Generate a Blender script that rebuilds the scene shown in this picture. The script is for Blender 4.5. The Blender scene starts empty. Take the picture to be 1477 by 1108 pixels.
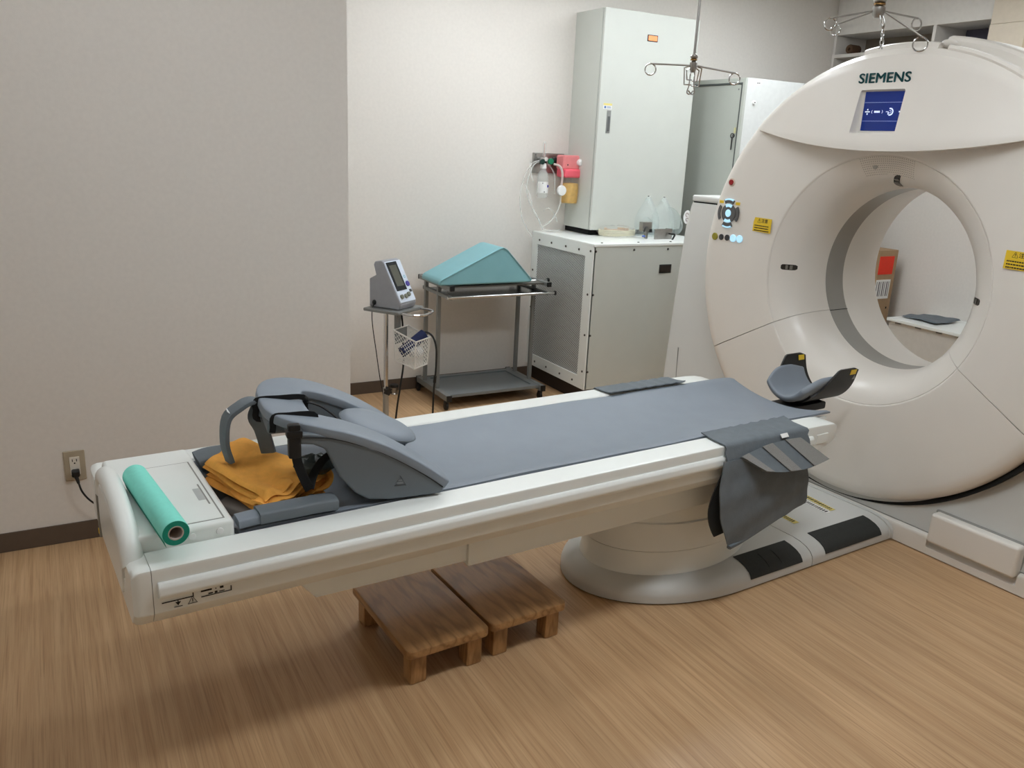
import bpy, bmesh, math, random
from mathutils import Vector, Matrix, Euler
random.seed(7)
SC = bpy.context.scene
COL = SC.collection
PI = math.pi

# ------------------------------------------------------------------ camera
cam_d = bpy.data.cameras.new('camera')
cam = bpy.data.objects.new('camera', cam_d); COL.objects.link(cam)
cam_d.sensor_width = 36.0; cam_d.sensor_fit = 'HORIZONTAL'
cam_d.lens = 36.0 * 1190.14 / 1477.0
cam_d.clip_start = 0.05
_p, _r, _y = 0.2832425, -0.0471838, 0.5133988          # pitch down, roll, yaw from +Y to +X
_f = Vector((math.sin(_y)*math.cos(_p), math.cos(_y)*math.cos(_p), -math.sin(_p)))
_rt = Vector((math.cos(_y), -math.sin(_y), 0)); _dn = _f.cross(_rt)
_r2 = _rt*math.cos(_r) + _dn*math.sin(_r); _d2 = _dn*math.cos(_r) - _rt*math.sin(_r)
_m = Matrix((_r2, -_d2, -_f)).transposed().to_4x4(); _m.translation = (0, 0, 1.55)
cam.matrix_world = _m
SC.camera = cam

# ------------------------------------------------------------------ world, exposure
w = bpy.data.worlds.new('world'); SC.world = w; w.use_nodes = True
w.node_tree.nodes['Background'].inputs[0].default_value = (0.8, 0.85, 0.9, 1)
w.node_tree.nodes['Background'].inputs[1].default_value = 0.05
SC.view_settings.view_transform = 'Standard'; SC.view_settings.look = 'None'
SC.view_settings.gamma = 1.0; SC.view_settings.use_curve_mapping = False
SC.view_settings.exposure = 1.0

# ceiling luminaires: centre x, y, length along x, width along y, strength
CEIL = 2.75
LAMPS = [(3.75, 3.60, 1.2, 0.30, 10.0), (0.20, 2.40, 1.2, 0.30, 3.0), (1.7, 1.2, 1.2, 0.30, 11.0),
         (-0.9, 1.2, 1.2, 0.30, 2.6), (4.7, 2.5, 0.30, 1.2, 3.5), (2.20, 3.85, 1.2, 0.30, 8.0), (3.3, 0.9, 1.2, 0.30, 2.5), (1.9, 2.5, 1.2, 0.30, 1.0)]

# ------------------------------------------------------------------ helpers
def lin(c):
    return tuple(((v/12.92) if v <= 0.04045 else ((v+0.055)/1.055)**2.4) for v in c)
def rgb(r, g, b): return lin((r/255, g/255, b/255))

MATS = {}
def mat(name, col, rough=0.5, metal=0.0, var=0.03, scale=30.0, bump=0.0, bscale=200.0, spec=0.5, coat=0.0,
        alpha=1.0, trans=0.0, emit=None, estr=0.0, stretch=None, ior=1.45):
    if name in MATS: return MATS[name]
    m = bpy.data.materials.new(name); m.use_nodes = True
    nt = m.node_tree; b = nt.nodes['Principled BSDF']
    b.inputs['Roughness'].default_value = rough; b.inputs['Metallic'].default_value = metal
    b.inputs['Specular IOR Level'].default_value = spec; b.inputs['Coat Weight'].default_value = coat
    b.inputs['Alpha'].default_value = alpha; b.inputs['Transmission Weight'].default_value = trans
    b.inputs['IOR'].default_value = ior
    b.inputs['Base Color'].default_value = (*col, 1)
    tc = nt.nodes.new('ShaderNodeTexCoord'); mp = nt.nodes.new('ShaderNodeMapping')
    nt.links.new(tc.outputs['Object'], mp.inputs['Vector'])
    if stretch: mp.inputs['Scale'].default_value = stretch
    if var > 0:
        n = nt.nodes.new('ShaderNodeTexNoise'); n.inputs['Scale'].default_value = scale; n.inputs['Detail'].default_value = 4
        nt.links.new(mp.outputs[0], n.inputs['Vector'])
        r = nt.nodes.new('ShaderNodeValToRGB')
        r.color_ramp.elements[0].position = 0.3; r.color_ramp.elements[1].position = 0.7
        r.color_ramp.elements[0].color = (*[max(0, c*(1-var)) for c in col], 1)
        r.color_ramp.elements[1].color = (*[min(1, c*(1+var)) for c in col], 1)
        nt.links.new(n.outputs['Fac'], r.inputs['Fac']); nt.links.new(r.outputs['Color'], b.inputs['Base Color'])
    if bump > 0:
        n2 = nt.nodes.new('ShaderNodeTexNoise'); n2.inputs['Scale'].default_value = bscale; n2.inputs['Detail'].default_value = 3
        nt.links.new(mp.outputs[0], n2.inputs['Vector'])
        bp = nt.nodes.new('ShaderNodeBump'); bp.inputs['Strength'].default_value = bump; bp.inputs['Distance'].default_value = 0.002
        nt.links.new(n2.outputs['Fac'], bp.inputs['Height']); nt.links.new(bp.outputs['Normal'], b.inputs['Normal'])
    if emit:
        b.inputs['Emission Color'].default_value = (*emit, 1); b.inputs['Emission Strength'].default_value = estr
    MATS[name] = m
    return m

def merge(a, b, M=None):
    me = bpy.data.meshes.new('tmp')
    if M is not None: bmesh.ops.transform(b, matrix=M, verts=b.verts)
    b.to_mesh(me); b.free(); a.from_mesh(me); bpy.data.meshes.remove(me)
    return a

def join(*bms):
    a = bms[0]
    for b in bms[1:]: merge(a, b)
    return a

def T(x=0, y=0, z=0): return Matrix.Translation((x, y, z))
def RZ(a): return Matrix.Rotation(a, 4, 'Z')
def RX(a): return Matrix.Rotation(a, 4, 'X')
def RY(a): return Matrix.Rotation(a, 4, 'Y')
def tf(bm, M): bmesh.ops.transform(bm, matrix=M, verts=bm.verts); return bm

def box(x0, x1, y0, y1, z0, z1, r=0.0, seg=2):
    bm = bmesh.new()
    bmesh.ops.create_cube(bm, size=1)
    sx, sy, sz = x1-x0, y1-y0, z1-z0
    bmesh.ops.transform(bm, matrix=T((x0+x1)/2, (y0+y1)/2, (z0+z1)/2) @ Matrix.Diagonal((sx, sy, sz, 1)), verts=bm.verts)
    r = min(r, 0.49*min(abs(sx), abs(sy), abs(sz)))
    if r > 0: bmesh.ops.bevel(bm, geom=list(bm.edges), offset=r, segments=seg, profile=0.5, affect='EDGES')
    return bm

def prism(poly, axis, a, b, r=0.0, seg=2, capr=None):
    """2-D polygon extruded along an axis: x -> (y,z), y -> (x,z), z -> (x,y)"""
    bm = bmesh.new()
    def P(u, v, t): return {'x': (t, u, v), 'y': (u, t, v), 'z': (u, v, t)}[axis]
    va = [bm.verts.new(P(u, v, a)) for u, v in poly]; vb = [bm.verts.new(P(u, v, b)) for u, v in poly]
    n = len(poly)
    bm.faces.new(va[::-1]); bm.faces.new(vb)
    for i in range(n): bm.faces.new((va[i], va[(i+1) % n], vb[(i+1) % n], vb[i]))
    bmesh.ops.recalc_face_normals(bm, faces=bm.faces)
    if r > 0:
        ed = [e for e in bm.edges if e.calc_face_angle(0) > 0.4]
        bmesh.ops.bevel(bm, geom=ed, offset=r, segments=seg, profile=0.5, affect='EDGES')
    return bm

def crom(pts, sub=6, closed=False):
    pts = [Vector(p) for p in pts]
    if len(pts) < 3: return pts
    out = []; n = len(pts)
    rng = n if closed else n-1
    for i in range(rng):
        p1, p2 = pts[i], pts[(i+1) % n]
        p0 = pts[i-1] if (closed or i > 0) else p1*2-p2
        p3 = pts[(i+2) % n] if (closed or i+2 < n) else p2*2-p1
        for k in range(sub):
            t = k/sub
            out.append(0.5*((2*p1) + (p2-p0)*t + (2*p0-5*p1+4*p2-p3)*t*t + (3*p1-p0-3*p2+p3)*t**3))
    if not closed: out.append(pts[-1])
    return out

def tube(pts, r, n=8, sub=6, closed=False, smooth=True, flat=None, q=0.5):
    """round tube along a path; flat=(w,h) gives a rectangular/oval band instead"""
    P = crom(pts, sub, closed) if smooth else [Vector(p) for p in pts]
    bm = bmesh.new(); rings = []; up = None; N = len(P)
    for i, p in enumerate(P):
        if closed: d = (P[(i+1) % N]-P[i-1]).normalized()
        else: d = (P[min(i+1, N-1)]-P[max(i-1, 0)]).normalized()
        if up is None:
            up = Vector((0, 0, 1)) if abs(d.z) < 0.9 else Vector((0, 1, 0))
        s = d.cross(up)
        if s.length < 1e-6: s = d.orthogonal()
        s.normalize(); up = s.cross(d).normalized()
        ring = []
        for k in range(n):
            a = 2*PI*k/n
            ca, sa = math.cos(a), math.sin(a)
            if flat:
                ca = math.copysign(abs(ca)**q, ca); sa = math.copysign(abs(sa)**q, sa)
                v = p + s*ca*flat[0]/2 + up*sa*flat[1]/2
            else:
                rr = r(i/(N-1)) if callable(r) else r
                v = p + (s*ca + up*sa)*rr
            ring.append(bm.verts.new(v))
        rings.append(ring)
    m = N if closed else N-1
    for i in range(m):
        a, b = rings[i], rings[(i+1) % N]
        for k in range(n): bm.faces.new((a[k], a[(k+1) % n], b[(k+1) % n], b[k]))
    if not closed:
        bm.faces.new(rings[0][::-1]); bm.faces.new(rings[-1])
    bmesh.ops.recalc_face_normals(bm, faces=bm.faces)
    return bm

def lathe(prof, n=32, axis='z', a0=0.0, a1=2*PI, closed=False, M=None):
    """profile of (radius, height); axis z, or x (angle from +y towards +z)"""
    bm = bmesh.new(); full = abs(a1-a0-2*PI) < 1e-6
    cols = []
    for k in range(n if full else n+1):
        a = a0+(a1-a0)*k/n; ca, sa = math.cos(a), math.sin(a)
        col = []
        for r, h in prof:
            v = (r*ca, r*sa, h) if axis == 'z' else (h, r*ca, r*sa)
            col.append(bm.verts.new(v))
        cols.append(col)
    L = len(prof)
    for k in range(len(cols) if full else len(cols)-1):
        A, B = cols[k], cols[(k+1) % len(cols)]
        for i in range(L if closed else L-1):
            j = (i+1) % L
            bm.faces.new((A[i], B[i], B[j], A[j]))
    if closed and not full:
        bm.faces.new(cols[0]); bm.faces.new(cols[-1][::-1])
    bmesh.ops.remove_doubles(bm, verts=bm.verts, dist=1e-6)
    bmesh.ops.recalc_face_normals(bm, faces=bm.faces)
    if M is not None: tf(bm, M)
    return bm

def cyl(p0, p1, r, n=20, r1=None, bev=0.0):
    p0, p1 = Vector(p0), Vector(p1); d = p1-p0; L = d.length
    r1 = r if r1 is None else r1
    if bev > 0:
        prof = [(0, 0), (r-bev, 0), (r-bev*0.3, bev*0.3), (r, bev), (r1, L-bev), (r1-bev*0.3, L-bev*0.3), (r1-bev, L), (0, L)]
    else: prof = [(0, 0), (r, 0), (r1, L), (0, L)]
    bm = lathe(prof, n)
    return tf(bm, T(*p0) @ d.to_track_quat('Z', 'Y').to_matrix().to_4x4())

def sphere(c, s, nu=20, nv=12):
    bm = bmesh.new(); bmesh.ops.create_uvsphere(bm, u_segments=nu, v_segments=nv, radius=1)
    s = (s, s, s) if isinstance(s, (int, float)) else s
    return tf(bm, T(*c) @ Matrix.Diagonal((*s, 1)))

def sheet(grid, th=0.0, closed_u=False):
    """grid[i][j] of points -> sheet; th thickens it"""
    bm = bmesh.new(); V = [[bm.verts.new(p) for p in row] for row in grid]
    n = len(V)
    for i in range(n if closed_u else n-1):
        for j in range(len(V[0])-1):
            bm.faces.new((V[i][j], V[(i+1) % n][j], V[(i+1) % n][j+1], V[i][j+1]))
    bmesh.ops.recalc_face_normals(bm, faces=bm.faces)
    if th:
        bmesh.ops.solidify(bm, geom=list(bm.faces), thickness=th)
        bmesh.ops.recalc_face_normals(bm, faces=bm.faces)
    return bm

def solid_grid(top, bot):
    """two matching grids closed into one solid"""
    bm = bmesh.new()
    A = [[bm.verts.new(p) for p in r] for r in top]; B = [[bm.verts.new(p) for p in r] for r in bot]
    n, m = len(A), len(A[0])
    for i in range(n-1):
        for j in range(m-1):
            bm.faces.new((A[i][j], A[i+1][j], A[i+1][j+1], A[i][j+1]))
            bm.faces.new((B[i][j], B[i][j+1], B[i+1][j+1], B[i+1][j]))
    for i in range(n-1):
        bm.faces.new((A[i][0], B[i][0], B[i+1][0], A[i+1][0])); bm.faces.new((A[i][-1], A[i+1][-1], B[i+1][-1], B[i][-1]))
    for j in range(m-1):
        bm.faces.new((A[0][j], A[0][j+1], B[0][j+1], B[0][j])); bm.faces.new((A[-1][j], B[-1][j], B[-1][j+1], A[-1][j+1]))
    bmesh.ops.remove_doubles(bm, verts=bm.verts, dist=1e-6)
    bmesh.ops.recalc_face_normals(bm, faces=bm.faces)
    return bm

def subsurf(bm, n=1):
    """Catmull-Clark on a bmesh through a modifier"""
    me = bpy.data.meshes.new('tmp'); bm.to_mesh(me); bm.free()
    o = bpy.data.objects.new('tmp', me); COL.objects.link(o)
    md = o.modifiers.new('s', 'SUBSURF'); md.levels = n; md.render_levels = n
    dg = bpy.context.evaluated_depsgraph_get(); dg.update()
    m2 = bpy.data.meshes.new_from_object(o.evaluated_get(dg))
    out = bmesh.new(); out.from_mesh(m2)
    bpy.data.objects.remove(o); bpy.data.meshes.remove(me); bpy.data.meshes.remove(m2)
    return out

def boolean(bm, cut, op='DIFFERENCE'):
    obs = []
    for b in (bm, cut):
        me = bpy.data.meshes.new('tmp'); b.to_mesh(me); b.free()
        o = bpy.data.objects.new('tmp', me); COL.objects.link(o); obs.append(o)
    md = obs[0].modifiers.new('b', 'BOOLEAN'); md.operation = op; md.object = obs[1]; md.solver = 'EXACT'
    dg = bpy.context.evaluated_depsgraph_get(); dg.update()
    m2 = bpy.data.meshes.new_from_object(obs[0].evaluated_get(dg))
    out = bmesh.new(); out.from_mesh(m2)
    for o in obs:
        me = o.data; bpy.data.objects.remove(o); bpy.data.meshes.remove(me)
    bpy.data.meshes.remove(m2)
    return out

def obj(name, bm, m, parent=None, sharp=35, loc=None, rz=None, label=None, wn=True):
    me = bpy.data.meshes.new(name); bm.to_mesh(me); bm.free()
    for p in me.polygons: p.use_smooth = True
    if sharp is not None: me.set_sharp_from_angle(angle=math.radians(sharp))
    o = bpy.data.objects.new(name, me); COL.objects.link(o)
    if sharp is not None and wn:
        md = o.modifiers.new('weighted_normal', 'WEIGHTED_NORMAL'); md.keep_sharp = True
    if m is not None: me.materials.append(m)
    if parent is not None: o.parent = parent
    if loc is not None: o.location = loc
    if rz is not None: o.rotation_euler = (0, 0, rz)
    if label: o['label'] = label
    return o

def copy(o, parent=None, loc=None):
    c = o.copy(); COL.objects.link(c)
    if parent is not None: c.parent = parent
    if loc is not None: c.location = loc
    return c

def tag(o, label, cat, group=None):
    o['label'] = label; o['category'] = cat
    if group: o['group'] = group
    return o

def thing(name, label, cat, loc=(0, 0, 0), rz=0.0, group=None):
    o = bpy.data.objects.new(name, None); COL.objects.link(o)
    o.empty_display_size = 0.1
    o.location = loc; o.rotation_euler = (0, 0, rz)
    return tag(o, label, cat, group)

def struct(name, bm, m, label=None, sharp=35):
    o = obj(name, bm, m, sharp=sharp); o['kind'] = 'structure'
    if label: o['label'] = label
    return o

def text_bm(s, size, bold=0.0, ext=0.0005, align='CENTER', shear=0.0, space=1.0):
    cu = bpy.data.curves.new('t', 'FONT'); cu.body = s; cu.size = size; cu.align_x = align; cu.align_y = 'CENTER'
    cu.offset = bold; cu.extrude = ext; cu.shear = shear; cu.space_character = space; cu.resolution_u = 4
    o = bpy.data.objects.new('t', cu); COL.objects.link(o)
    dg = bpy.context.evaluated_depsgraph_get(); dg.update()
    me = bpy.data.meshes.new_from_object(o.evaluated_get(dg))
    bm = bmesh.new(); bm.from_mesh(me)
    bpy.data.objects.remove(o); bpy.data.curves.remove(cu); bpy.data.meshes.remove(me)
    return bm

# frames: text/decals that face -x (gantry front) and -y (towards the viewer)
FACE_MX = Matrix(((0, 0, -1, 0), (-1, 0, 0, 0), (0, 1, 0, 0), (0, 0, 0, 1)))
FACE_MY = Matrix(((1, 0, 0, 0), (0, 0, -1, 0), (0, 1, 0, 0), (0, 0, 0, 1)))

# scanner frame: origin on the floor under the isocentre, turned 3.8 degrees against the room
GROT = 0.5133988 - 0.4471102
GM = T(3.5*math.cos(GROT)-2.13*math.sin(GROT), 3.5*math.sin(GROT)+2.13*math.cos(GROT), 0) @ RZ(GROT)
def gloc(x, y, z=0.0): return GM @ Vector((x, y, z))
def gthing(name, label, cat, x=0, y=0, z=0, rz=0.0, group=None):
    return thing(name, label, cat, gloc(x, y, z), GROT+rz, group)

# ------------------------------------------------------------------ materials
M_wall = mat('wall_paper', rgb(226, 221, 214), 0.75, var=0.02, scale=60, bump=0.15, bscale=350)
M_ceil = mat('ceiling_board', rgb(232, 230, 226), 0.85, var=0.02, scale=20, bump=0.2, bscale=120)
M_base = mat('brown_vinyl', rgb(92, 78, 66), 0.55, var=0.05)
M_white = mat('white_enamel', rgb(236, 239, 235), 0.32, var=0.012, scale=8, coat=0.15)
M_gwhite = mat('gantry_plastic', rgb(230, 225, 217), 0.33, var=0.012, scale=6, coat=0.1)
M_grey_pl = mat('stand_plastic', rgb(206, 206, 202), 0.4, var=0.012, scale=6)
M_black = mat('black_plastic', rgb(22, 22, 22), 0.45, var=0.1)
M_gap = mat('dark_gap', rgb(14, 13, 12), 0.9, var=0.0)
M_cush = mat('grey_vinyl', rgb(132, 141, 151), 0.48, var=0.03, scale=12, bump=0.12, bscale=500)
M_cushd = mat('dark_grey_vinyl', rgb(108, 116, 122), 0.5, var=0.03, scale=12, bump=0.12, bscale=500)
M_cloth = mat('grey_nylon', rgb(104, 112, 118), 0.65, var=0.06, scale=40, bump=0.35, bscale=150)
M_velcro = mat('velcro_grey', rgb(140, 139, 136), 0.95, var=0.08, scale=300, bump=0.6, bscale=700)
M_strap = mat('black_webbing', rgb(18, 18, 19), 0.8, var=0.15, scale=300)
M_steel = mat('brushed_steel', rgb(170, 168, 164), 0.32, 1.0, var=0.06, scale=60)
M_chrome = mat('chrome', rgb(205, 205, 205), 0.12, 1.0, var=0.02)
M_greymet = mat('grey_painted_steel', rgb(130, 132, 130), 0.38, 0.25, var=0.03)
M_cab = mat('cabinet_paint', rgb(202, 205, 198), 0.42, var=0.012, scale=10)
M_cab2 = mat('cabinet_paint_grey', rgb(186, 190, 182), 0.45, var=0.012, scale=10)
M_teal = mat('teal_vinyl', rgb(130, 182, 190), 0.42, var=0.03, scale=10, bump=0.1, bscale=300)
M_roll = mat('teal_paper', rgb(136, 228, 211), 0.85, var=0.03, scale=90)
M_rolld = mat('teal_paper_edge', rgb(30, 150, 128), 0.9, var=0.08, scale=400)
M_card = mat('cardboard', rgb(170, 142, 110), 0.85, var=0.04)
M_orange = mat('orange_towel', rgb(250, 178, 82), 0.95, var=0.05, scale=60, bump=0.6, bscale=450)
M_taupe = mat('taupe_cloth', rgb(112, 106, 100), 0.9, var=0.05, bump=0.3, bscale=400)
M_rub = mat('black_rubber_mat', rgb(48, 50, 48), 0.8, var=0.08, scale=80, bump=0.3, bscale=300)
M_yellow = mat('yellow_label', rgb(232, 196, 48), 0.5, var=0.02)
M_ink = mat('black_ink', rgb(25, 25, 25), 0.7, var=0.0)
M_wlab = mat('white_label', rgb(236, 236, 234), 0.55, var=0.01)
M_clear = mat('clear_plastic', (0.86, 0.94, 0.93), 0.12, var=0.0, trans=0.55, ior=1.25, alpha=0.42)
M_tubing = mat('clear_tubing', (0.9, 0.92, 0.9), 0.15, var=0.0, alpha=0.5, trans=0.5, ior=1.3)
M_beige = mat('beige_board', rgb(206, 194, 176), 0.6, var=0.03)

def floor_material():
    m = bpy.data.materials.new('wood_print_vinyl'); m.use_nodes = True; nt = m.node_tree; b = nt.nodes['Principled BSDF']
    L = nt.links.new
    tc = nt.nodes.new('ShaderNodeTexCoord')
    def noise(sc, scale, det, rough=0.5):
        mp = nt.nodes.new('ShaderNodeMapping'); mp.inputs['Scale'].default_value = sc; L(tc.outputs['Object'], mp.inputs['Vector'])
        n = nt.nodes.new('ShaderNodeTexNoise'); n.inputs['Scale'].default_value = scale; n.inputs['Detail'].default_value = det
        n.inputs['Roughness'].default_value = rough; L(mp.outputs[0], n.inputs['Vector']); return n
    n1 = noise((26, 0.75, 1), 1.6, 6, 0.6); n2 = noise((150, 2.2, 1), 1.6, 4, 0.6); n3 = noise((5, 0.6, 1), 1.3, 2); n4 = noise((60, 1.3, 1), 1.7, 3)
    r1 = nt.nodes.new('ShaderNodeValToRGB'); e = r1.color_ramp.elements
    e[0].position = 0.32; e[0].color = (*rgb(182, 146, 108), 1); e[1].position = 0.7; e[1].color = (*rgb(208, 174, 135), 1)
    L(n1.outputs['Fac'], r1.inputs['Fac'])
    r2 = nt.nodes.new('ShaderNodeValToRGB'); e = r2.color_ramp.elements
    e[0].position = 0.34; e[0].color = (0.80, 0.77, 0.73, 1); e[1].position = 0.5; e[1].color = (1, 1, 1, 1)
    L(n2.outputs['Fac'], r2.inputs['Fac'])
    r4 = nt.nodes.new('ShaderNodeValToRGB'); e = r4.color_ramp.elements
    e[0].position = 0.3; e[0].color = (0.84, 0.81, 0.78, 1); e[1].position = 0.42; e[1].color = (1, 1, 1, 1)
    L(n4.outputs['Fac'], r4.inputs['Fac'])
    r3 = nt.nodes.new('ShaderNodeValToRGB'); e = r3.color_ramp.elements
    e[0].position = 0.3; e[0].color = (0.9, 0.89, 0.87, 1); e[1].position = 0.7; e[1].color = (1.05, 1.04, 1.02, 1)
    L(n3.outputs['Fac'], r3.inputs['Fac'])
    def mul(a, c):
        mx = nt.nodes.new('ShaderNodeMix'); mx.data_type = 'RGBA'; mx.blend_type = 'MULTIPLY'; mx.inputs[0].default_value = 1
        L(a, mx.inputs[6]); L(c, mx.inputs[7]); return mx.outputs[2]
    L(mul(mul(mul(r1.outputs[0], r2.outputs[0]), r3.outputs[0]), r4.outputs[0]), b.inputs['Base Color'])
    b.inputs['Roughness'].default_value = 0.38; b.inputs['Specular IOR Level'].default_value = 0.4
    bp = nt.nodes.new('ShaderNodeBump'); bp.inputs['Strength'].default_value = 0.06; bp.inputs['Distance'].default_value = 0.001
    L(n2.outputs['Fac'], bp.inputs['Height']); L(bp.outputs['Normal'], b.inputs['Normal'])
    return m
M_floor = floor_material()

def wood_material(name, stretch):
    m = bpy.data.materials.new(name); m.use_nodes = True; nt = m.node_tree; b = nt.nodes['Principled BSDF']
    L = nt.links.new
    tc = nt.nodes.new('ShaderNodeTexCoord'); mp = nt.nodes.new('ShaderNodeMapping'); mp.inputs['Scale'].default_value = stretch
    L(tc.outputs['Object'], mp.inputs['Vector'])
    nz = nt.nodes.new('ShaderNodeTexNoise'); nz.inputs['Scale'].default_value = 1.1; nz.inputs['Detail'].default_value = 2; L(mp.outputs[0], nz.inputs['Vector'])
    mth = nt.nodes.new('ShaderNodeMath'); mth.operation = 'MULTIPLY'; mth.inputs[1].default_value = 38; L(nz.outputs['Fac'], mth.inputs[0])
    sn = nt.nodes.new('ShaderNodeMath'); sn.operation = 'SINE'; L(mth.outputs[0], sn.inputs[0])
    r = nt.nodes.new('ShaderNodeValToRGB'); e = r.color_ramp.elements
    e[0].position = 0.0; e[0].color = (*rgb(182, 140, 92), 1); e[1].position = 1.0; e[1].color = (*rgb(150, 110, 68), 1)
    x = e.new(0.75); x.color = (*rgb(174, 132, 86), 1)
    ad = nt.nodes.new('ShaderNodeMath'); ad.operation = 'MULTIPLY_ADD'; ad.inputs[1].default_value = 0.5; ad.inputs[2].default_value = 0.5; L(sn.outputs[0], ad.inputs[0])
    L(ad.outputs[0], r.inputs['Fac'])
    f = nt.nodes.new('ShaderNodeTexNoise'); f.inputs['Scale'].default_value = 12; f.inputs['Detail'].default_value = 5; L(mp.outputs[0], f.inputs['Vector'])
    fr = nt.nodes.new('ShaderNodeValToRGB'); fr.color_ramp.elements[0].position = 0.3; fr.color_ramp.elements[0].color = (0.78, 0.76, 0.74, 1)
    fr.color_ramp.elements[1].position = 0.6; fr.color_ramp.elements[1].color = (1, 1, 1, 1); L(f.outputs['Fac'], fr.inputs['Fac'])
    mx = nt.nodes.new('ShaderNodeMix'); mx.data_type = 'RGBA'; mx.blend_type = 'MULTIPLY'; mx.inputs[0].default_value = 1
    L(r.outputs[0], mx.inputs[6]); L(fr.outputs[0], mx.inputs[7]); L(mx.outputs[2], b.inputs['Base Color'])
    b.inputs['Roughness'].default_value = 0.36; b.inputs['Coat Weight'].default_value = 0.2
    return m
M_wood = wood_material('stained_pine', (9, 1.3, 9)); M_woodleg = wood_material('stained_pine_upright', (14, 14, 2.2))

def perforated_material(name, hole, sheetc, pitch, rad):
    """staggered round punch-holes on a vertical sheet (y and z of the object)"""
    m = bpy.data.materials.new(name); m.use_nodes = True; nt = m.node_tree; b = nt.nodes['Principled BSDF']; L = nt.links.new
    tc = nt.nodes.new('ShaderNodeTexCoord'); sp = nt.nodes.new('ShaderNodeSeparateXYZ'); L(tc.outputs['Object'], sp.inputs[0])
    def mn(op, a, bb=None, c=None):
        n = nt.nodes.new('ShaderNodeMath'); n.operation = op
        for i, v in enumerate((a, bb, c)):
            if v is None: continue
            if isinstance(v, (int, float)): n.inputs[i].default_value = v
            else: L(v, n.inputs[i])
        return n.outputs[0]
    u = mn('DIVIDE', sp.outputs[1], pitch); v = mn('DIVIDE', sp.outputs[2], pitch)
    p = mn('ADD', u, v); q = mn('SUBTRACT', u, v)
    fp = mn('SUBTRACT', mn('FRACT', p), 0.5); fq = mn('SUBTRACT', mn('FRACT', q), 0.5)
    d = mn('SQRT', mn('ADD', mn('MULTIPLY', fp, fp), mn('MULTIPLY', fq, fq)))
    k = mn('LESS_THAN', d, rad)
    mx = nt.nodes.new('ShaderNodeMix'); mx.data_type = 'RGBA'; L(k, mx.inputs[0])
    mx.inputs[6].default_value = (*sheetc, 1); mx.inputs[7].default_value = (*hole, 1)
    L(mx.outputs[2], b.inputs['Base Color']); b.inputs['Roughness'].default_value = 0.45
    return m
M_perf = perforated_material('perforated_sheet', rgb(46, 48, 48), rgb(206, 208, 206), 0.0165, 0.36)

# ================================================================== room
XL, XR, YF, YB, YL, XC = -1.7, 5.7, -1.5, 4.77, 3.32, 1.07
struct('floor', box(XL-.1, XR+.1, YF-.1, YB+.1, -0.1, 0.0), M_floor)
struct('ceiling', box(XL-.1, XR+.1, YF-.1, YB+.1, CEIL, CEIL+0.1), M_ceil)
struct('wall_left', box(XL-.1, XC, YL, YB+.1, 0, CEIL), M_wall)
struct('wall_back', box(XC, XR+.1, YB, YB+.1, 0, CEIL), M_wall)
struct('wall_right', box(XR, XR+.1, YF, YB, 0, CEIL), M_wall)
struct('wall_front', box(XL, XR, YF-.1, YF, 0, CEIL), M_wall)
struct('wall_side', box(XL-.1, XL, YF, YL, 0, CEIL), M_wall)
struct('baseboard_left', box(XL, XC+.006, YL-.007, YL, 0, 0.077, 0.003), M_base)
struct('baseboard_return', box(XC, XC+.007, YL, YB, 0, 0.077, 0.003), M_base)
struct('baseboard_back', box(XC+.007, XR, YB-.007, YB, 0, 0.077, 0.003), M_base)
struct('baseboard_right', box(XR-.007, XR, YF, YB-.007, 0, 0.077, 0.003), M_base)

for i, (lx, ly, sx, sy, st) in enumerate(LAMPS):
    t = thing('ceiling_light', ['white ceiling panel light nearest the tall grey cabinet', 'white ceiling panel light over the foot end of the table',
              'white ceiling panel light in the middle of the room', 'white ceiling panel light nearest the side wall', 'white ceiling panel light behind the scanner', 'white ceiling panel light over the steel cart',
              'white ceiling panel light at the near corner of the scanner', 'white ceiling panel light straight above the table mattress'][i],
              'ceiling light', (lx, ly, CEIL-0.06), 0, 'ceiling panel lights')
    b = box(-sx/2-.03, sx/2+.03, -sy/2-.03, sy/2+.03, 0.005, 0.06, 0.004)
    obj('housing', b, M_white, t)
    em = mat('lamp_diffuser_%d' % i, (0.9, 0.9, 0.9), 0.6, var=0, emit=(0.94, 1.0, 1.05), estr=st)
    obj('diffuser', box(-sx/2, sx/2, -sy/2, sy/2, 0.0, 0.006, 0.002), em, t)

# ================================================================== CT gantry
ZC = 1.048
G = gthing('ct_gantry', 'large white ring shaped CT scanner gantry with blue screen', 'scanner')
TZ = T(0, 0, ZC)
FP = [(.397, -.067), (.3975, -.10), (.400, -.15), (.408, -.20), (.420, -.24), (.440, -.272), (.468, -.298), (.498, -.315), (.5235, -.3255), (.5255, -.3235), (.5275, -.3275),
      (.535, -.331), (.62, -.338), (.72, -.344), (.82, -.350), (.88, -.352), (.908, -.349), (.926, -.338), (.936, -.320), (.938, -.300), (.938, -.25)]
BP = [(.915, -.25), (.60, -.27), (.47, -.25), (.425, -.18), (.415, -.067)]
def cover(a0, a1, n): return lathe(FP+BP, n, 'x', math.radians(a0), math.radians(a1), closed=True, M=TZ)
obj('front_cover', cover(-29.86, 209.86, 144), M_gwhite, G, 40)
obj('lower_front_cover', cover(-149.88, -30.12, 72), M_gwhite, G, 40)
def fx(r):
    for (r0, x0), (r1, x1) in zip(FP, FP[1:]):
        if r0 <= r <= r1: return x0+(x1-x0)*(r-r0)/(r1-r0)
    return -.352
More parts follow.
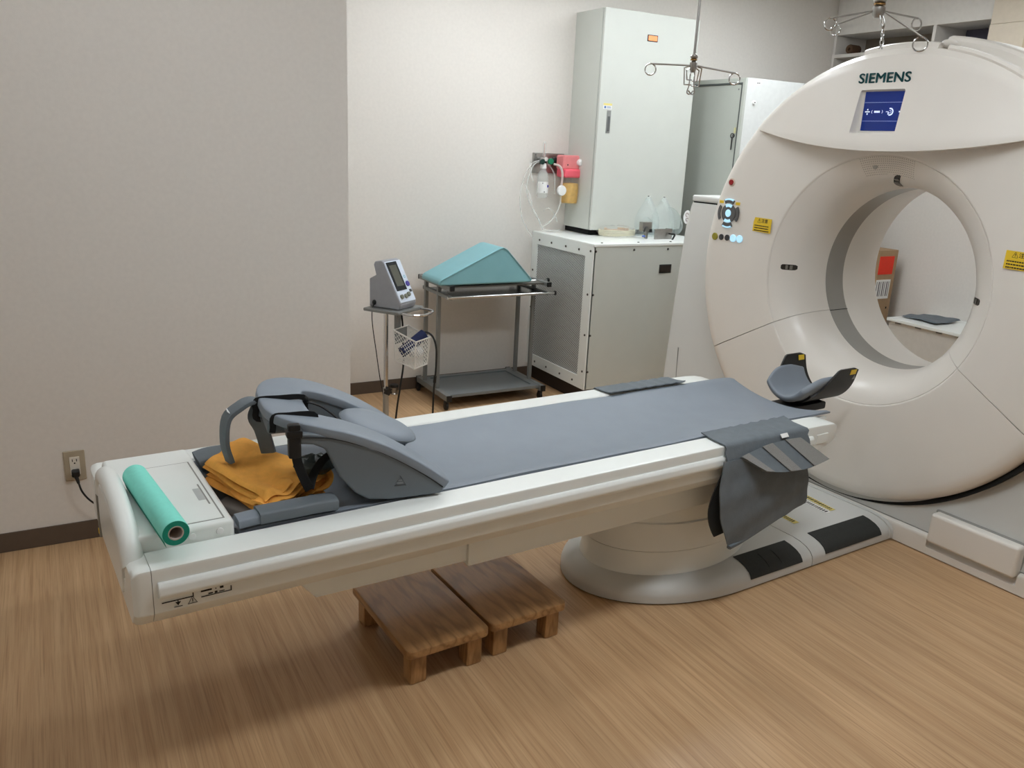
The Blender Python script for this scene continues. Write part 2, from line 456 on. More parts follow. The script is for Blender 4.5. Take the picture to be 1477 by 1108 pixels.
def fpt(r, th, off=0.0):
    e = 1e-3
    dr, dx = 2*e, fx(r+e)-fx(r-e)
    n = Vector((-dr, dx)).normalized() if True else None      # (x, r) normal, towards the viewer
    x = fx(r)+n.x*off; rr = r+n.y*off
    return Vector((x, rr*math.cos(th), ZC+rr*math.sin(th)))
obj('cover_gasket', lathe([(.90, -.26), (.948, -.318), (.957, -.322), (.957, -.20), (.90, -.20)], 60, 'x', math.radians(-153), math.radians(-52), closed=True, M=TZ), M_gap, G)
obj('seam_backing', lathe([(.44, -.22), (.62, -.30), (.90, -.30), (.90, -.27), (.62, -.27), (.43, -.18)], 96, 'x', closed=True, M=TZ), M_gap, G)
obj('scan_window', lathe([(.397, -.066), (.397, .064), (.41, .064), (.41, -.066)], 120, 'x', closed=True, M=TZ),
    mat('grey_mylar', rgb(150, 148, 142), 0.28, var=0.05, scale=3, coat=0.3), G, label='grey translucent scan window band')
obj('window_seam', tf(box(-.066, .064, -.0015, .0015, -.001, .001), T(0, .3955*math.cos(math.radians(-30.5)), ZC+.3955*math.sin(math.radians(-30.5))) @ RX(math.radians(-30.5))), M_gap, G)
obj('bore_rear_liner', lathe([(.399, .065), (.400, .12), (.406, .20), (.418, .29), (.436, .37), (.448, .40), (.475, .425), (.55, .435), (.55, .40), (.46, .38), (.42, .2), (.415, .065)], 96, 'x', closed=True, M=TZ), M_gwhite, G, 40)
obj('rear_cover', lathe([(.55, .435), (.90, .43), (.935, .41), (.945, .37), (.945, -.24), (.90, -.24), (.90, .38), (.55, .40)], 96, 'x', closed=True, M=TZ), M_gwhite, G, 40)

# hood over the upper face with a recessed display
def zlip(y): return 1.587+2.83-math.sqrt(2.83**2-y*y)
def hoodx(y, s): return -.3555-0.074*max(0, 1-(y/.69)**2)*(1-s)**1.1
front, back = [], []
NU, NV = 56, 16
for i in range(NU+1):
    y = .688*math.sin(PI/2*(2*i/NU-1))
    z0 = zlip(y); z1 = ZC+math.sqrt(max(0, .934**2-y*y)); z1 = max(z1, z0+.001)
    fr, bk = [], []
    for j in range(NV+1):
        s = j/NV
        sp = min(1, 1-(1-s)**1.0)
        z = z0+(z1-z0)*sp
        rr = math.hypot(y, z-ZC)
        rnd = max(0, (rr-.90)/.034); xo = 0.026*rnd**2.2
        lipr = max(0, 1-(z-z0)/.012)
        fr.append((hoodx(y, s)+xo+0.006*lipr**2*max(0, 1-(y/.69)**2), y, z)); bk.append((-.315, y, z))
    front.append(fr); back.append(bk)
hood = solid_grid(front, back)
SCR = (0.03, 1.741)                                                   # display centre (y, z)
cut = prism([(SCR[0]-.103, SCR[1]-.088), (SCR[0]+.103, SCR[1]-.088), (SCR[0]+.100, SCR[1]+.084), (SCR[0]-.100, SCR[1]+.084)], 'x', -.5, -.362, 0.008, 3)
hood = boolean(hood, cut)
obj('upper_hood', hood, M_gwhite, G, 30)
scr = obj('display', box(-.3645, -.3615, SCR[0]-.094, SCR[0]+.088, SCR[1]-.074, SCR[1]+.078, 0.002),
          mat('blue_screen', rgb(8, 38, 104), 0.25, var=0.05, scale=4, emit=rgb(6, 44, 150), estr=0.11), G, label='lit blue display showing white symbols')
M_scrw = mat('screen_white', (0.8, 0.85, 1), 0.4, var=0, emit=(0.62, 0.75, 1.0), estr=0.32)
def decal(bm, m, parent, name, y, z, x): return obj(name, tf(bm, T(x, y, z) @ FACE_MX), m, parent)
XS = -.3652
for dz in (.036, -.036): decal(box(-.088, .088, -.0007, .0007, 0, .0004), mat('screen_line', (0.3, 0.4, 0.7), 0.4, var=0, emit=(0.30, 0.42, 0.8), estr=0.10), scr, 'screen_rule', SCR[0]-.003, SCR[1]+dz, XS)
def ring2(r0, r1, a0, a1, n=20):
    bm = bmesh.new(); A = []
    for i in range(n+1):
        a = a0+(a1-a0)*i/n
        A.append((bm.verts.new((r0*math.cos(a), r0*math.sin(a), 0)), bm.verts.new((r1*math.cos(a), r1*math.sin(a), 0))))
    for p, q in zip(A, A[1:]): bm.faces.new((p[0], q[0], q[1], p[1]))
    bmesh.ops.solidify(bm, geom=list(bm.faces), thickness=-.0004)
    return bm
def poly2(pts, th=.0004): return prism(pts, 'z', 0, th)
ico = join(poly2([(-.004, .006), (.004, .006), (0, .013)]), poly2([(-.004, -.006), (0, -.013), (.004, -.006)]), box(-.011, .011, -.002, .002, 0, .0004))
decal(ico, M_scrw, scr, 'screen_symbol', SCR[0]+.066, SCR[1], XS)
decal(join(tube([(.002, .006, 0), (-.001, 0, 0), (.002, -.006, 0)], .0008, 5, 3), ), M_scrw, scr, 'screen_symbol', SCR[0]+.046, SCR[1], XS)
b = bmesh.new()
for u, w_ in ((-.013, .007), (-.005, .004), (.0, .004), (.005, .003), (.009, .003)): merge(b, box(u, u+w_, -.004, .004, 0, .0004))
decal(b, M_scrw, scr, 'screen_symbol', SCR[0]+.022, SCR[1], XS)
decal(tube([(-.002, .006, 0), (.001, 0, 0), (-.002, -.006, 0)], .0008, 5, 3), M_scrw, scr, 'screen_symbol', SCR[0]-.002, SCR[1], XS)
decal(join(ring2(.010, .015, -1.9, 1.9), ring2(.004, .0055, -2.4, 2.4), box(-.018, -.006, -.001, .001, 0, .0004), tf(box(-.009, -.005, -.011, -.002, 0, .0004), T())), M_scrw, scr, 'screen_symbol', SCR[0]-.036, SCR[1], XS)
decal(box(-.003, .003, -.003, .003, 0, .0004), M_scrw, scr, 'screen_symbol', SCR[0]-.078, SCR[1], XS)
lg = text_bm('SIEMENS', .062, 0, .0006, space=1.02)
for dx, dy in ((.0016, 0), (-.0016, 0), (0, .001), (0, -.001)): merge(lg, text_bm('SIEMENS', .062, 0, .0006, space=1.02), T(dx, dy, 0))
lx0 = min(v.co.x for v in lg.verts); lx1 = max(v.co.x for v in lg.verts)
tf(lg, Matrix.Diagonal((.232/(lx1-lx0), .86, 1, 1)))
LGX = hoodx(.03, .70)-.0022
decal(lg, mat('teal_ink', rgb(14, 84, 88), 0.5, var=0.0), G, 'lettering', .035, 1.868, LGX)['label'] = 'dark teal SIEMENS lettering'

# top of the hood: flat crown and the grip rim to its right
def arcbar(prof, a0, a1, n): return lathe(prof, n, 'x', math.radians(a0), math.radians(a1), closed=True, M=TZ)
obj('crown_plate', arcbar([(.925, -.33), (.952, -.325), (.958, -.315), (.960, -.20), (.925, -.20)], 79, 98.5, 16), M_gwhite, G, 30)
obj('grip_rim', arcbar([(.93, -.215), (.972, -.215), (.985, -.205), (.992, -.185), (.992, -.05), (.985, -.03), (.93, -.03)], 96, 152, 40), M_gwhite, G, 30)
obj('grip_rim_edge', arcbar([(.925, -.322), (.942, -.330), (.952, -.324), (.955, -.312), (.950, -.298), (.925, -.295)], 101, 152, 40), M_gwhite, G, 40)
obj('crown_end', tf(sphere((0, 0, 0), (.055, .018, .016), 16, 10), T(-.265, .957*math.cos(math.radians(99)), ZC+.957*math.sin(math.radians(99))) @ RX(math.radians(9))), M_gwhite, G)
for k in range(7):
    a = math.radians(113+k*2.6)
    obj('vent_slat', tf(box(.0, .30, -.013, .013, -.004, .004, .002), T(-.02, .968*math.cos(a), ZC+.968*math.sin(a)+.012) @ RX(a-PI/2)), mat('vent_grey', rgb(96, 100, 98), 0.5), G)

# stand, plinth and covers
SEC = [(0.083, -.322, 1.19), (.2, -.310, 1.205), (.4, -.280, 1.225), (.65, -.240, 1.25), (.95, -.20, 1.27), (1.15, -.178, 1.275), (1.27, -.165, 1.262), (1.285, -.163, 1.258)]
rows = []
for z, xf, yh in SEC:
    r = .03; row = []
    for cxs, cys, a0 in ((xf+r, yh-r, PI/2), (xf+r, -yh+r, PI)):
        for k in range(5):
            a = a0+(PI/2)*k/4; row.append((cxs+r*math.cos(a), cys+r*math.sin(a), z))
    row += [(.40, -yh, z), (.40, yh, z)]
    rows.append(row)
bm = sheet([list(c) for c in zip(*rows)], closed_u=True)
bmesh.ops.holes_fill(bm, edges=bm.edges); bmesh.ops.recalc_face_normals(bm, faces=bm.faces)
bm = boolean(bm, lathe([(0, -1), (.905, -1), (.905, 1), (0, 1)], 96, 'x', M=TZ))
obj('stand', bm, M_grey_pl, G, 30)
for s in (1, -1):
    obj('stand_cap', box(-.158, .40, min(s*.88, s*1.256), max(s*.88, s*1.256), 1.292, 1.325, .010, 3), M_grey_pl, G)
    obj('stand_cap_gap', box(-.150, .40, min(s*.88, s*1.245), max(s*.88, s*1.245), 1.283, 1.294), M_gap, G)
    obj('stand_seam', tube([(-.268, s*1.13, .50), (-.29, s*1.10, .33), (-.318, s*1.05, .14), (-.325, s*1.04, .09)], .0022, 5, 4), mat('seam_grey', rgb(146, 145, 140), .8), G)
pl = prism([(-.352, 0.004), (-.352, .070), (-.347, .080), (-.335, .083), (.42, .083), (.42, .004)], 'y', -1.21, 1.21)
pl = boolean(pl, prism([(-.40, .034), (-.335, .034), (-.322, .05), (-.322, .12), (-.40, .12)], 'y', -.845, -.485, .006, 2))
obj('plinth', pl, M_gwhite, G, 30)
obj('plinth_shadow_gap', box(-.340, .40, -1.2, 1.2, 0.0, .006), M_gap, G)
obj('plinth_joint', box(-.3245, -.30, -1.19, 1.19, .083, .0865), mat('seam_grey', rgb(146, 145, 140), .8), G)
dr = box(-.366, -.30, -.838, -.488, .062, .190, .013, 4)
obj('pull_cover', dr, M_gwhite, G, 40)
obj('pull_cover_gap', box(-.3225, -.30, -.843, -.483, .083, .1945, .006), mat('seam_grey', rgb(146, 145, 140), .8), G)

# buttons, labels and laser slots on the front cover
M_btn = mat('button_grey', rgb(92, 92, 92), 0.4, var=.03); M_btnd = mat('button_dark', rgb(60, 60, 60), 0.4)
M_lit = mat('button_lit', rgb(190, 220, 235), 0.4, var=0, emit=rgb(150, 210, 240), estr=0.35)
def face_cyl(y, z, r, h, m, name, n=24, sy=1.0, par=None):
    rr = math.hypot(y, z-ZC); x = fx(min(rr, .93))
    b = lathe([(0, 0), (r, 0), (r, h*.7), (r*.9, h), (0, h)], n)
    tf(b, Matrix.Diagonal((sy, 1, 1, 1)))
    return obj(name, tf(b, T(x+.001, y, z) @ FACE_MX), m, par or G)
face_cyl(.798, 1.417, .020, .004, mat('button_bezel', rgb(214, 196, 180), .4), 'stop_button_bezel')
face_cyl(.798, 1.417, .0135, .009, mat('red_button', rgb(150, 16, 24), .3), 'stop_button')
CY, CZ = .797, 1.268
face_cyl(CY, CZ, .046, .005, M_btn, 'control_pad', 32)
face_cyl(CY, CZ, .0185, .0075, M_lit, 'center_button', 24)
def sector(a0, a1, r0, r1, m, name, h=.0065):
    rr = fx(math.hypot(CY, CZ-ZC))
    A_ = [math.radians(a0+(a1-a0)*k/8) for k in range(9)]
    bm = prism([(r1*math.cos(a), r1*math.sin(a)) for a in A_]+[(r0*math.cos(a), r0*math.sin(a)) for a in A_[::-1]], 'z', 0, h)
    obj(name, tf(bm, T(rr+.001, CY, CZ) @ FACE_MX), m, G)
sector(60, 120, .031, .0455, M_lit, 'arrow_key'); sector(240, 300, .031, .0455, M_lit, 'arrow_key')
sector(62, 118, .050, .070, M_btn, 'outer_key'); sector(242, 298, .050, .070, M_btn, 'outer_key')
sector(66, 114, .064, .071, M_lit, 'key_light', .0075); sector(246, 294, .064, .071, M_lit, 'key_light', .0075)
sector(-32, 32, .052, .068, M_btn, 'outer_key'); sector(148, 212, .052, .068, M_btn, 'outer_key')
for yy, zz in ((CY+.052, CZ+.052), (CY-.052, CZ+.050)):
    decal(box(-.014, .014, -.007, .007, 0, .0005), M_yellow, G, 'key_label', yy, zz, fx(math.hypot(yy, zz-ZC))-.0008)
for i, (yy, m) in enumerate(((.868, mat('button_yellow', rgb(150, 140, 40), .4)), (.826, M_btnd), (.789, M_btnd), (.752, M_lit), (.712, M_lit))):
    face_cyl(yy, 1.147+.001*i, .0185 if i in (0, 3, 4) else .015, .006, m, 'round_key')
def warn(y, z, w, h, rot=0.0):
    x = fx(math.hypot(y, z-ZC))-.0022
    o = obj('warning_label', tf(box(-w/2, w/2, -h/2, h/2, 0, .0012), T(x, y, z) @ FACE_MX @ RZ(rot)), M_yellow, G, label='yellow printed caution label')
    F = T(x-.0013, y, z) @ FACE_MX @ RZ(rot)
    obj('label_title', tf(text_bm('\u26a0\u6ce8\u610f', h*.30, .0003, .0002), F @ T(0, h*.28, 0)), M_ink, o)
    b = bmesh.new()
    for k in range(3):
        u = -w*.42
        while u < w*.36:
            L = random.uniform(.004, .010); merge(b, box(u, min(u+L, w*.42), -h*(.06+.17*k)-.0028, -h*(.06+.17*k)+.0020, 0, .0003)); u += L+.0016
    obj('label_text', tf(b, F), M_ink, o)['kind'] = 'stuff'
warn(.587, 1.231, .108, .066, math.radians(-1)); warn(-.607, 1.226, .108, .066, math.radians(-1))
def slot(th, r0, r1, wid, skew=0.0):
    n, g = 10, []
    for i in range(n+1):
        s = i/n; r = r0+(r1-r0)*s
        e = math.sqrt(max(0, 1-(2*s-1)**6)); hw = wid/2*(0.55+.45*e)
        t0 = th+skew*(s-.5)
        g.append([fpt(r, t0+(-hw+2*hw*k/4)/r, .0012) for k in range(5)])
    o = obj('laser_window', sheet(g, .0012), mat('laser_glass', rgb(52, 48, 44), .15, var=.0), G)
    for q in (.33, .6):
        r = r0+(r1-r0)*q
        obj('laser_aperture', sheet([[fpt(r+dr, th+skew*(q-.5)+k*wid*.38/r, .003) for k in (-1, 0, 1)] for dr in (-.004, .004)], .0008), mat('slot_grey', rgb(116, 112, 104), .4), o)
slot(0.0, .424, .476, .026); slot(PI, .424, .476, .026); slot(math.radians(92), .405, .452, .028, .10)
b = bmesh.new()
for i in range(9):
    r = .452+.0085*i
    for k in range(-13, 14):
        th = PI/2+.05*0+k*.0185
        if abs(k) < 2 and i < 1: continue
        p = fpt(r, th, .0004); merge(b, tf(box(-.0006, .0006, -.0013, .0013, -.0013, .0013), T(*p)))
o = obj('speaker_perforation', b, mat('perforation_grey', rgb(150, 145, 138), .8), G); o['kind'] = 'stuff'
obj('microphone', tf(lathe([(0, 0), (.011, 0), (.010, .003), (0, .004)], 16), T(*fpt(.482, math.radians(83), 0)) @ FACE_MX), mat('mic_grey', rgb(176, 174, 168), .5), G)

# ================================================================== patient table
P = gthing('ct_patient_table', 'long white motorised CT patient table on an oval pedestal', 'patient table')
HALF = [(-.262, .560), (-.265, .612), (-.270, .617), (-.330, .617), (-.352, .617), (-.358, .6145), (-.360, .608), (-.360, .585), (-.360, .510), (-.357, .504), (-.330, .472), (-.322, .467)]
def tsec(x, ys=1.0, yo=0.0, zt=0.0, zb=0.0):
    L = []
    for y, z in HALF:
        f = (z-.467)/(.617-.467)
        L.append((x, y*ys, .546 if z == .560 else z-zt*f+zb*(1-f)))
    R = [(x, -y, z) for (x, y, z) in [(p[0], p[1], p[2]) for p in L]][::-1]
    return L+R
ST = [(-3.262, 1, 0, 0, 0), (-2.4, 1, 0, 0, 0), (-1.6, 1, 0, 0, 0), (-1.12, 1, 0, 0, 0), (-1.04, 1, 0, 0, .006), (-.98, .998, 0, .001, .020), (-.93, .99, 0, .004, .036), (-.89, .97, 0, .011, .052), (-.868, .95, 0, .022, .062), (-.855, .925, 0, .040, .070)]
bm = sheet([list(c) for c in zip(*[tsec(*s) for s in ST])], closed_u=True)
bmesh.ops.holes_fill(bm, edges=bm.edges); bmesh.ops.recalc_face_normals(bm, faces=bm.faces)
obj('table_body', bm, M_white, P, 40)
ST2 = [(-3.2632, 1, 0, 0, 0), (-3.285, 1, 0, 0, 0), (-3.297, .993, 0, .003, .002), (-3.304, .978, 0, .010, .008)]
bm = sheet([list(c) for c in zip(*[tsec(*s) for s in ST2])], closed_u=True)
bmesh.ops.holes_fill(bm, edges=bm.edges); bmesh.ops.recalc_face_normals(bm, faces=bm.faces)
obj('end_cap', bm, M_white, P, 40)
for s in (-1, 1):
    b = prism([(s*.355, .542), (s*.372, .546), (s*.375, .556), (s*.373, .574), (s*.366, .583), (s*.355, .584)], 'x', -3.252, -1.03, .003, 2)
    obj('side_bumper', b, M_white, P, 40)
    obj('nose_plate', box(-1.005, -.940, min(s*.352, s*.3625), max(s*.352, s*.3625), .545, .582, .003), M_white, P)
# lower carriage
obj('carriage_cover', prism([(-2.93, .470), (-2.86, .386), (-2.405, .380), (-2.405, .470)], 'y', -.268, .268, .006), M_white, P, 30)
obj('carriage_beam', box(-2.41, -1.14, -.278, .278, .368, .470, .004), M_white, P, 30)
obj('carriage_slot', box(-2.45, -2.405, -.25, -.12, .374, .381, .001), M_gap, P)
# pedestal column and floor covers
def ell(a, b, z, n=64, cx=-1.36): return [(cx+a*math.cos(2*PI*k/n), b*math.sin(2*PI*k/n), z) for k in range(n)]
def stack(rings):
    bm = sheet([list(c) for c in zip(*rings)], closed_u=True); bmesh.ops.holes_fill(bm, edges=bm.edges)
    bmesh.ops.recalc_face_normals(bm, faces=bm.faces); return bm
obj('column_cover', stack([ell(.375, .252, .06), ell(.368, .246, .085), ell(.364, .243, .10), ell(.362, .241, .170)]), M_white, P, 30)
obj('column_joint', stack([ell(.350, .230, .165), ell(.350, .230, .180)]), M_gap, P)
obj('column_sleeve', stack([ell(.366, .245, .174), ell(.366, .245, .28), ell(.358, .238, .284), ell(.356, .236, .39)]), M_white, P, 30)
BPROF = [(0, 0.006), (0, .030), (.004, .044), (.016, .060), (.038, .073), (.070, .082), (.105, .086)]
def outl(ins, z, x1, n=48, x0=None):
    pts = []
    a, b = .52-ins, .335-ins
    if x0 is None:
        for k in range(n+1):
            t = PI/2+PI*k/n; pts.append((-1.28+a*math.cos(t), b*math.sin(t), z))
    else: pts += [(x0, b, z), (x0, -b, z)]
    return pts+[(x1, -b, z), (x1, b, z)]
obj('base_cover', stack([outl(i, z, -.875) for i, z in BPROF]), M_grey_pl, P, 40)
obj('base_extension', stack([outl(i, z, -.353, x0=-.871) for i, z in BPROF]), M_grey_pl, P, 40)
obj('base_collar', stack([outl(i-.006, z+.004, -.353, x0=-.372) for i, z in BPROF]), M_grey_pl, P, 40)
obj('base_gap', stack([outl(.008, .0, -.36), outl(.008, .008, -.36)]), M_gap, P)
def bprof(s):
    d = [0]; 
    for (i0, z0), (i1, z1) in zip(BPROF, BPROF[1:]): d.append(d[-1]+math.hypot(i1-i0, z1-z0))
    t = s*d[-1]
    for k in range(len(d)-1):
        if t <= d[k+1]+1e-9:
            f = (t-d[k])/(d[k+1]-d[k]); i = BPROF[k][0]+f*(BPROF[k+1][0]-BPROF[k][0]); z = BPROF[k][1]+f*(BPROF[k+1][1]-BPROF[k][1]); return i, z
def fpad(x0, x1, s0=.20, s1=.97):
    g = []
    for i in range(9):
        x = x0+(x1-x0)*i/8; row = []
        for j in range(13):
            ii, z = bprof(s0+(s1-s0)*j/12); row.append((x+.012*(j/12)*0, -(.3385-ii), z+.0025))
        g.append(row)
    return obj('foot_pad', sheet(g, .002), M_rub, P, 40, label='black rubber foot pad')
p1 = fpad(-1.225, -.935); p2 = fpad(-.795, -.430)
for x in (-1.115, -1.045):
    obj('pad_rib', sheet([[(x+dx, -(.3395-bprof(s)[0]), bprof(s)[1]+.005) for s in (.35, .5, .65, .8)] for dx in (-.004, .004)], .003), M_rub, p1)
# printed yellow notices on the base
def notice(x, y, L, rot, yel=True):
    m = T(x, y, .0872) @ RZ(rot)
    o = obj('printed_notice', tf(box(-L/2, L/2, -.015, .015, 0, .0006), m), mat('pale_yellow_print', rgb(222, 206, 120), .6) if yel else M_wlab, P)
    b = bmesh.new(); u = -L/2+.006
    while u < L/2-.012:
        w_ = random.uniform(.006, .011); merge(b, box(u, u+w_*.75, -.009, .009, .0006, .0010)); u += w_+.003
    obj('notice_text', tf(b, m), M_ink, o)['kind'] = 'stuff'
notice(-.496, -.048, .19, -PI/2-.10); notice(-.540, -.062, .18, -PI/2-.07, False); notice(-.753, -.085, .14, -PI/2-.07)
# foot-end console with lid, handle and end panel
obj('console', box(-3.282, -3.056, -.266, .266, .60, .655, .012, 4), M_white, P)
lid = obj('console_lid', box(-3.225, -3.078, -.243, .150, .650, .6565, .002), M_white, P)
obj('lid_groove', box(-3.229, -3.074, -.247, .154, .648, .6553, .001), mat('seam_grey', rgb(146, 145, 140), .8), P)
obj('lid_latch', box(-3.108, -3.088, -.125, -.045, .652, .6572, .003), mat('latch_grey', rgb(190, 192, 190), .5), lid)
obj('lid_latch_gap', box(-3.090, -3.086, -.155, -.020, .652, .6568), mat('seam_grey', rgb(146, 145, 140), .8), lid)
for x in (-3.155, -3.092): obj('console_stud', tf(lathe([(0, 0), (.009, 0), (.008, .003), (0, .0045)], 16), T(x, -.2655, .632) @ RX(PI/2)), M_wlab, P)
hd = [(-3.287, .165, .600), (-3.287, .155, .642), (-3.287, .11, .670), (-3.287, .02, .683), (-3.287, -.08, .683), (-3.287, -.18, .670), (-3.287, -.248, .642), (-3.287, -.283, .596)]
obj('push_handle', tube(hd, .024, 16, 6), M_white, P)
b = prism([(.140, .60), (.130, .635), (.10, .655), (-.07, .665), (-.16, .655), (-.215, .635), (-.25, .595), (-.22, .50), (.12, .49), (.15, .53)], 'x', -3.309, -3.285, .006, 2)
obj('end_panel', b, M_white, P, 40)
obj('end_slot', box(-3.308, -3.30, .175, .215, .49, .585, .004), M_gap, P)
obj('end_cable_channel', box(-3.312, -3.300, .155, .172, .475, .600, .003), mat('grey_channel', rgb(140, 138, 130), .5), P)
obj('end_mark', box(-3.3135, -3.311, .158, .168, .486, .500), M_yellow, P)
# printed marks on the near side
F = T(0, -.3608, 0) @ FACE_MY
def mark(bm, x, z): return obj('printed_mark', tf(bm, T(x, -.3608, z) @ FACE_MY), M_ink, P)
mark(join(box(-.034, .034, -.0012, .0012, 0, .0004), box(.0316, .034, 0, .014, 0, .0004)), -3.212, .531)
mark(join(box(-.001, .001, -.008, .002, 0, .0004), poly2([(-.006, -.003), (.006, -.003), (0, -.012)]), box(-.009, .009, -.0155, -.014, 0, .0004)), -3.212, .529)
tri = tube([(-.010, -.008, 0), (.010, -.008, 0), (0, .009, 0)], .0009, 5, closed=True, smooth=False)
mark(join(tri, box(-.0009, .0009, -.003, .004, 0, .0006), box(-.0009, .0009, -.006, -.0045, 0, .0006)), -3.181, .522)
mark(join(box(-.034, .034, -.0010, .0010, 0, .0004), box(.0318, .034, 0, .012, 0, .0004), box(-.018, -.008, .003, .006, 0, .0004), box(-.004, .002, .002, .007, 0, .0004), box(.006, .018, .003, .005, 0, .0004)), -3.128, .524)
mark(join(box(-.034, -.010, .0, .004, 0, .0004), box(-.002, .0, .0, .003, 0, .0004), box(.008, .016, -.001, .007, 0, .0004)), -3.128, .536)

# ================================================================== on the table
obj('cradle_board', solid_grid([[(x, y, .552+.044*(y/.25)**2) for y in [-.258+.516*j/20 for j in range(21)]] for x in (-3.05, -2, -1, -.83)],
                               [[(x, y, .541+.044*(y/.25)**2) for y in [-.258+.516*j/20 for j in range(21)]] for x in (-3.05, -2, -1, -.815)]), M_white, P)
def mz(y): return .578+.044*(y/.25)**2
def gsingle(name, bm, m, label, cat, ox, oy, oz, group=None, sharp=40):
    o = obj(name, tf(bm, T(-ox, -oy, -oz)), m, None, sharp, gloc(ox, oy, oz), GROT)
    return tag(o, label, cat, group)
def gp(name, bm, m, root, O, sharp=40, label=None): return obj(name, tf(bm, T(-O[0], -O[1], -O[2])), m, root, sharp, label=label)

# long concave mattress
top, bot = [], []
NX, NY = 60, 26
for i in range(NX+1):
    x = -3.045+(2.245)*i/NX
    x += (.006*math.sin(9*i) if 0 < i < NX else 0)*0
    rt, rb = [], []
    for j in range(NY+1):
        s = 2*j/NY-1; y = .258*s
        e = max(0, abs(s)-.93)/.07; ex = max(0, i-(NX-1))+max(0, 1-i)
        wv = .0012*math.sin(x*7+y*9)+.0010*math.sin(x*17-y*5)
        sg = .0035*math.exp(-((x+1.9)/.4)**2)*(1-s*s)
        rt.append((x, y, mz(y)-.007*e**2+wv-sg-.004*ex)); rb.append((x, y*.995, mz(y)-.019+.001*e))
    top.append(rt); bot.append(rb)
MO = (-1.92, 0, .57)
gsingle('table_mattress', solid_grid(top, bot), M_cush, 'long blue grey vinyl mattress lining the patient table', 'mattress', *MO)

# head holder at the gantry end
HO = (-.62, 0, .54)
HS = T(-.018, .014, .012)
H = gthing('head_holder', 'black curved head holder with grey cushion at the scanner end of the table', 'head holder', *HO)
def upt(a, rr): return (rr*1.0*math.sin(a)*.135/.135, -rr*math.cos(a))
def ugrid(x0, x1, nx, amax, r0, dy=1.0, zc=.69):
    g = []
    for i in range(nx+1):
        x = x0+(x1-x0)*i/nx; A = amax(i/nx); row = []
        for k in range(25):
            t = -1+2*k/24; a = A*t
            aa = max(-1.35, min(1.35, a))
            y = r0*math.sin(aa)*.97; z = zc-r0*1.15*math.cos(aa)
            if abs(a) > 1.35: y += math.copysign((abs(a)-1.35)*r0*.25, a); z += (abs(a)-1.35)*r0
            row.append((x, y*dy, z))
        g.append(row)
    return g
def amx(s):     # short at the front, tall side wings at the rear
    return .80+.84*min(1, max(0, s-.10)/.36)**.8 - (.08*max(0, s-.88)/.12)
def amc(s): return .92+.42*math.sin(min(1, s*2.2)*PI/2)-.15*max(0, s-.7)/.3
sh0 = ugrid(-.675, -.445, 16, amx, .131, zc=.705); sh1 = ugrid(-.675, -.445, 16, amx, .139, zc=.705)
gp('shell', tf(solid_grid(sh0, sh1), HS), M_black, H, HO, 50)
c0 = ugrid(-.735, -.485, 14, amc, .106, zc=.705); c1 = ugrid(-.725, -.49, 14, amc, .1300, zc=.705)
gp('cushion', tf(subsurf(solid_grid(c0, c1)), HS), M_cush, H, HO, None)
gp('mount_arm', box(-.808, -.53, -.045, .070, .524, .558, .008), M_black, H, HO)
for y, x in ((.1258, -.478), (-.1385, -.478)):
    gp('caution_sticker', tf(box(-.018, .018, -.0008, .0008, -.011, .011), HS @ T(x, y, .692) @ RX(.20 if y < 0 else -.20)), M_yellow, H, HO)
gp('warning_triangle', tf(prism([(-.011, -.009), (.011, -.009), (0, .010)], 'y', -.0006, .0006), HS @ T(-.464, -.1350, .668) @ RX(.20)), mat('sticker_grey', rgb(130, 130, 128), .5), H, HO)

# grey cloth sleeves draped over the side rails
def drape(side, x0, x1, zend, name, label):
    prof = [(.252, .632), (.27, .627), (.30, .6255), (.345, .6255), (.360, .622), (.3675, .612), (.370, .597), (.380, .583), (.3825, .56), (.380, .545)]
    if zend < .54: prof += [(.372, .53), (.367, .50), (.366, zend)]
    g = []
    for i in range(25):
        x = x0+(x1-x0)*i/24
        g.append([(x+.004*math.sin(k*1.7)*(i in (0, 24)), side*(y+.0025*abs(math.sin(i*1.1+k*.8))), z+.0022*math.sin(i*1.9+k)*(.3 < i/24 < 2)) for k, (y, z) in enumerate(prof)])
    bm = sheet(g, .004)
    ox, oy, oz = (x0+x1)/2, side*.36, .55
    return gsingle(name, bm, M_cloth, label, 'rail cover', ox, oy, oz, None, 50)
drape(1, -1.475, -1.075, .50, 'rail_cover', 'grey cloth cover over the far rail of the table')
rc = drape(-1, -1.488, -1.070, .545, 'rail_cover', 'grey cloth cover over the near rail beside the hanging strap')
o = obj('white_tag', box(-.018, .018, -.0015, .0015, -.008, .008, .001), M_wlab, rc); o.location = (.075, -.0135, .066); o.rotation_euler = (-.75, 0, 0)

# wide strap hanging from the near rail
SO = (-1.30, -.40, .30)
S = gthing('body_strap', 'wide dark grey cloth body strap hanging from the near table rail', 'strap', *SO)
def quad(p00, p10, p01, p11, nu=18, nv=18, f=None):
    g = []
    for i in range(nu+1):
        u = i/nu; row = []
        for j in range(nv+1):
            v = j/nv
            q = Vector(p00)*(1-u)*(1-v)+Vector(p10)*u*(1-v)+Vector(p01)*(1-u)*v+Vector(p11)*u*v
            if f: q += Vector(f(u, v))
            row.append(q)
        g.append(row)
    return g
def wr(u, v): return (0-.045*math.sin(PI*v)*(1-u)**2, -.012*math.sin(PI*v)-.002*math.sin(17*v+5*u)-.002*math.sin(23*u+4*v), 0)
gp('front_panel', sheet(quad((-1.510, -.388, .575), (-1.095, -.388, .56), (-1.462, -.415, .262), (-1.085, -.412, .352), f=wr), .004), M_cloth, S, SO, 60)
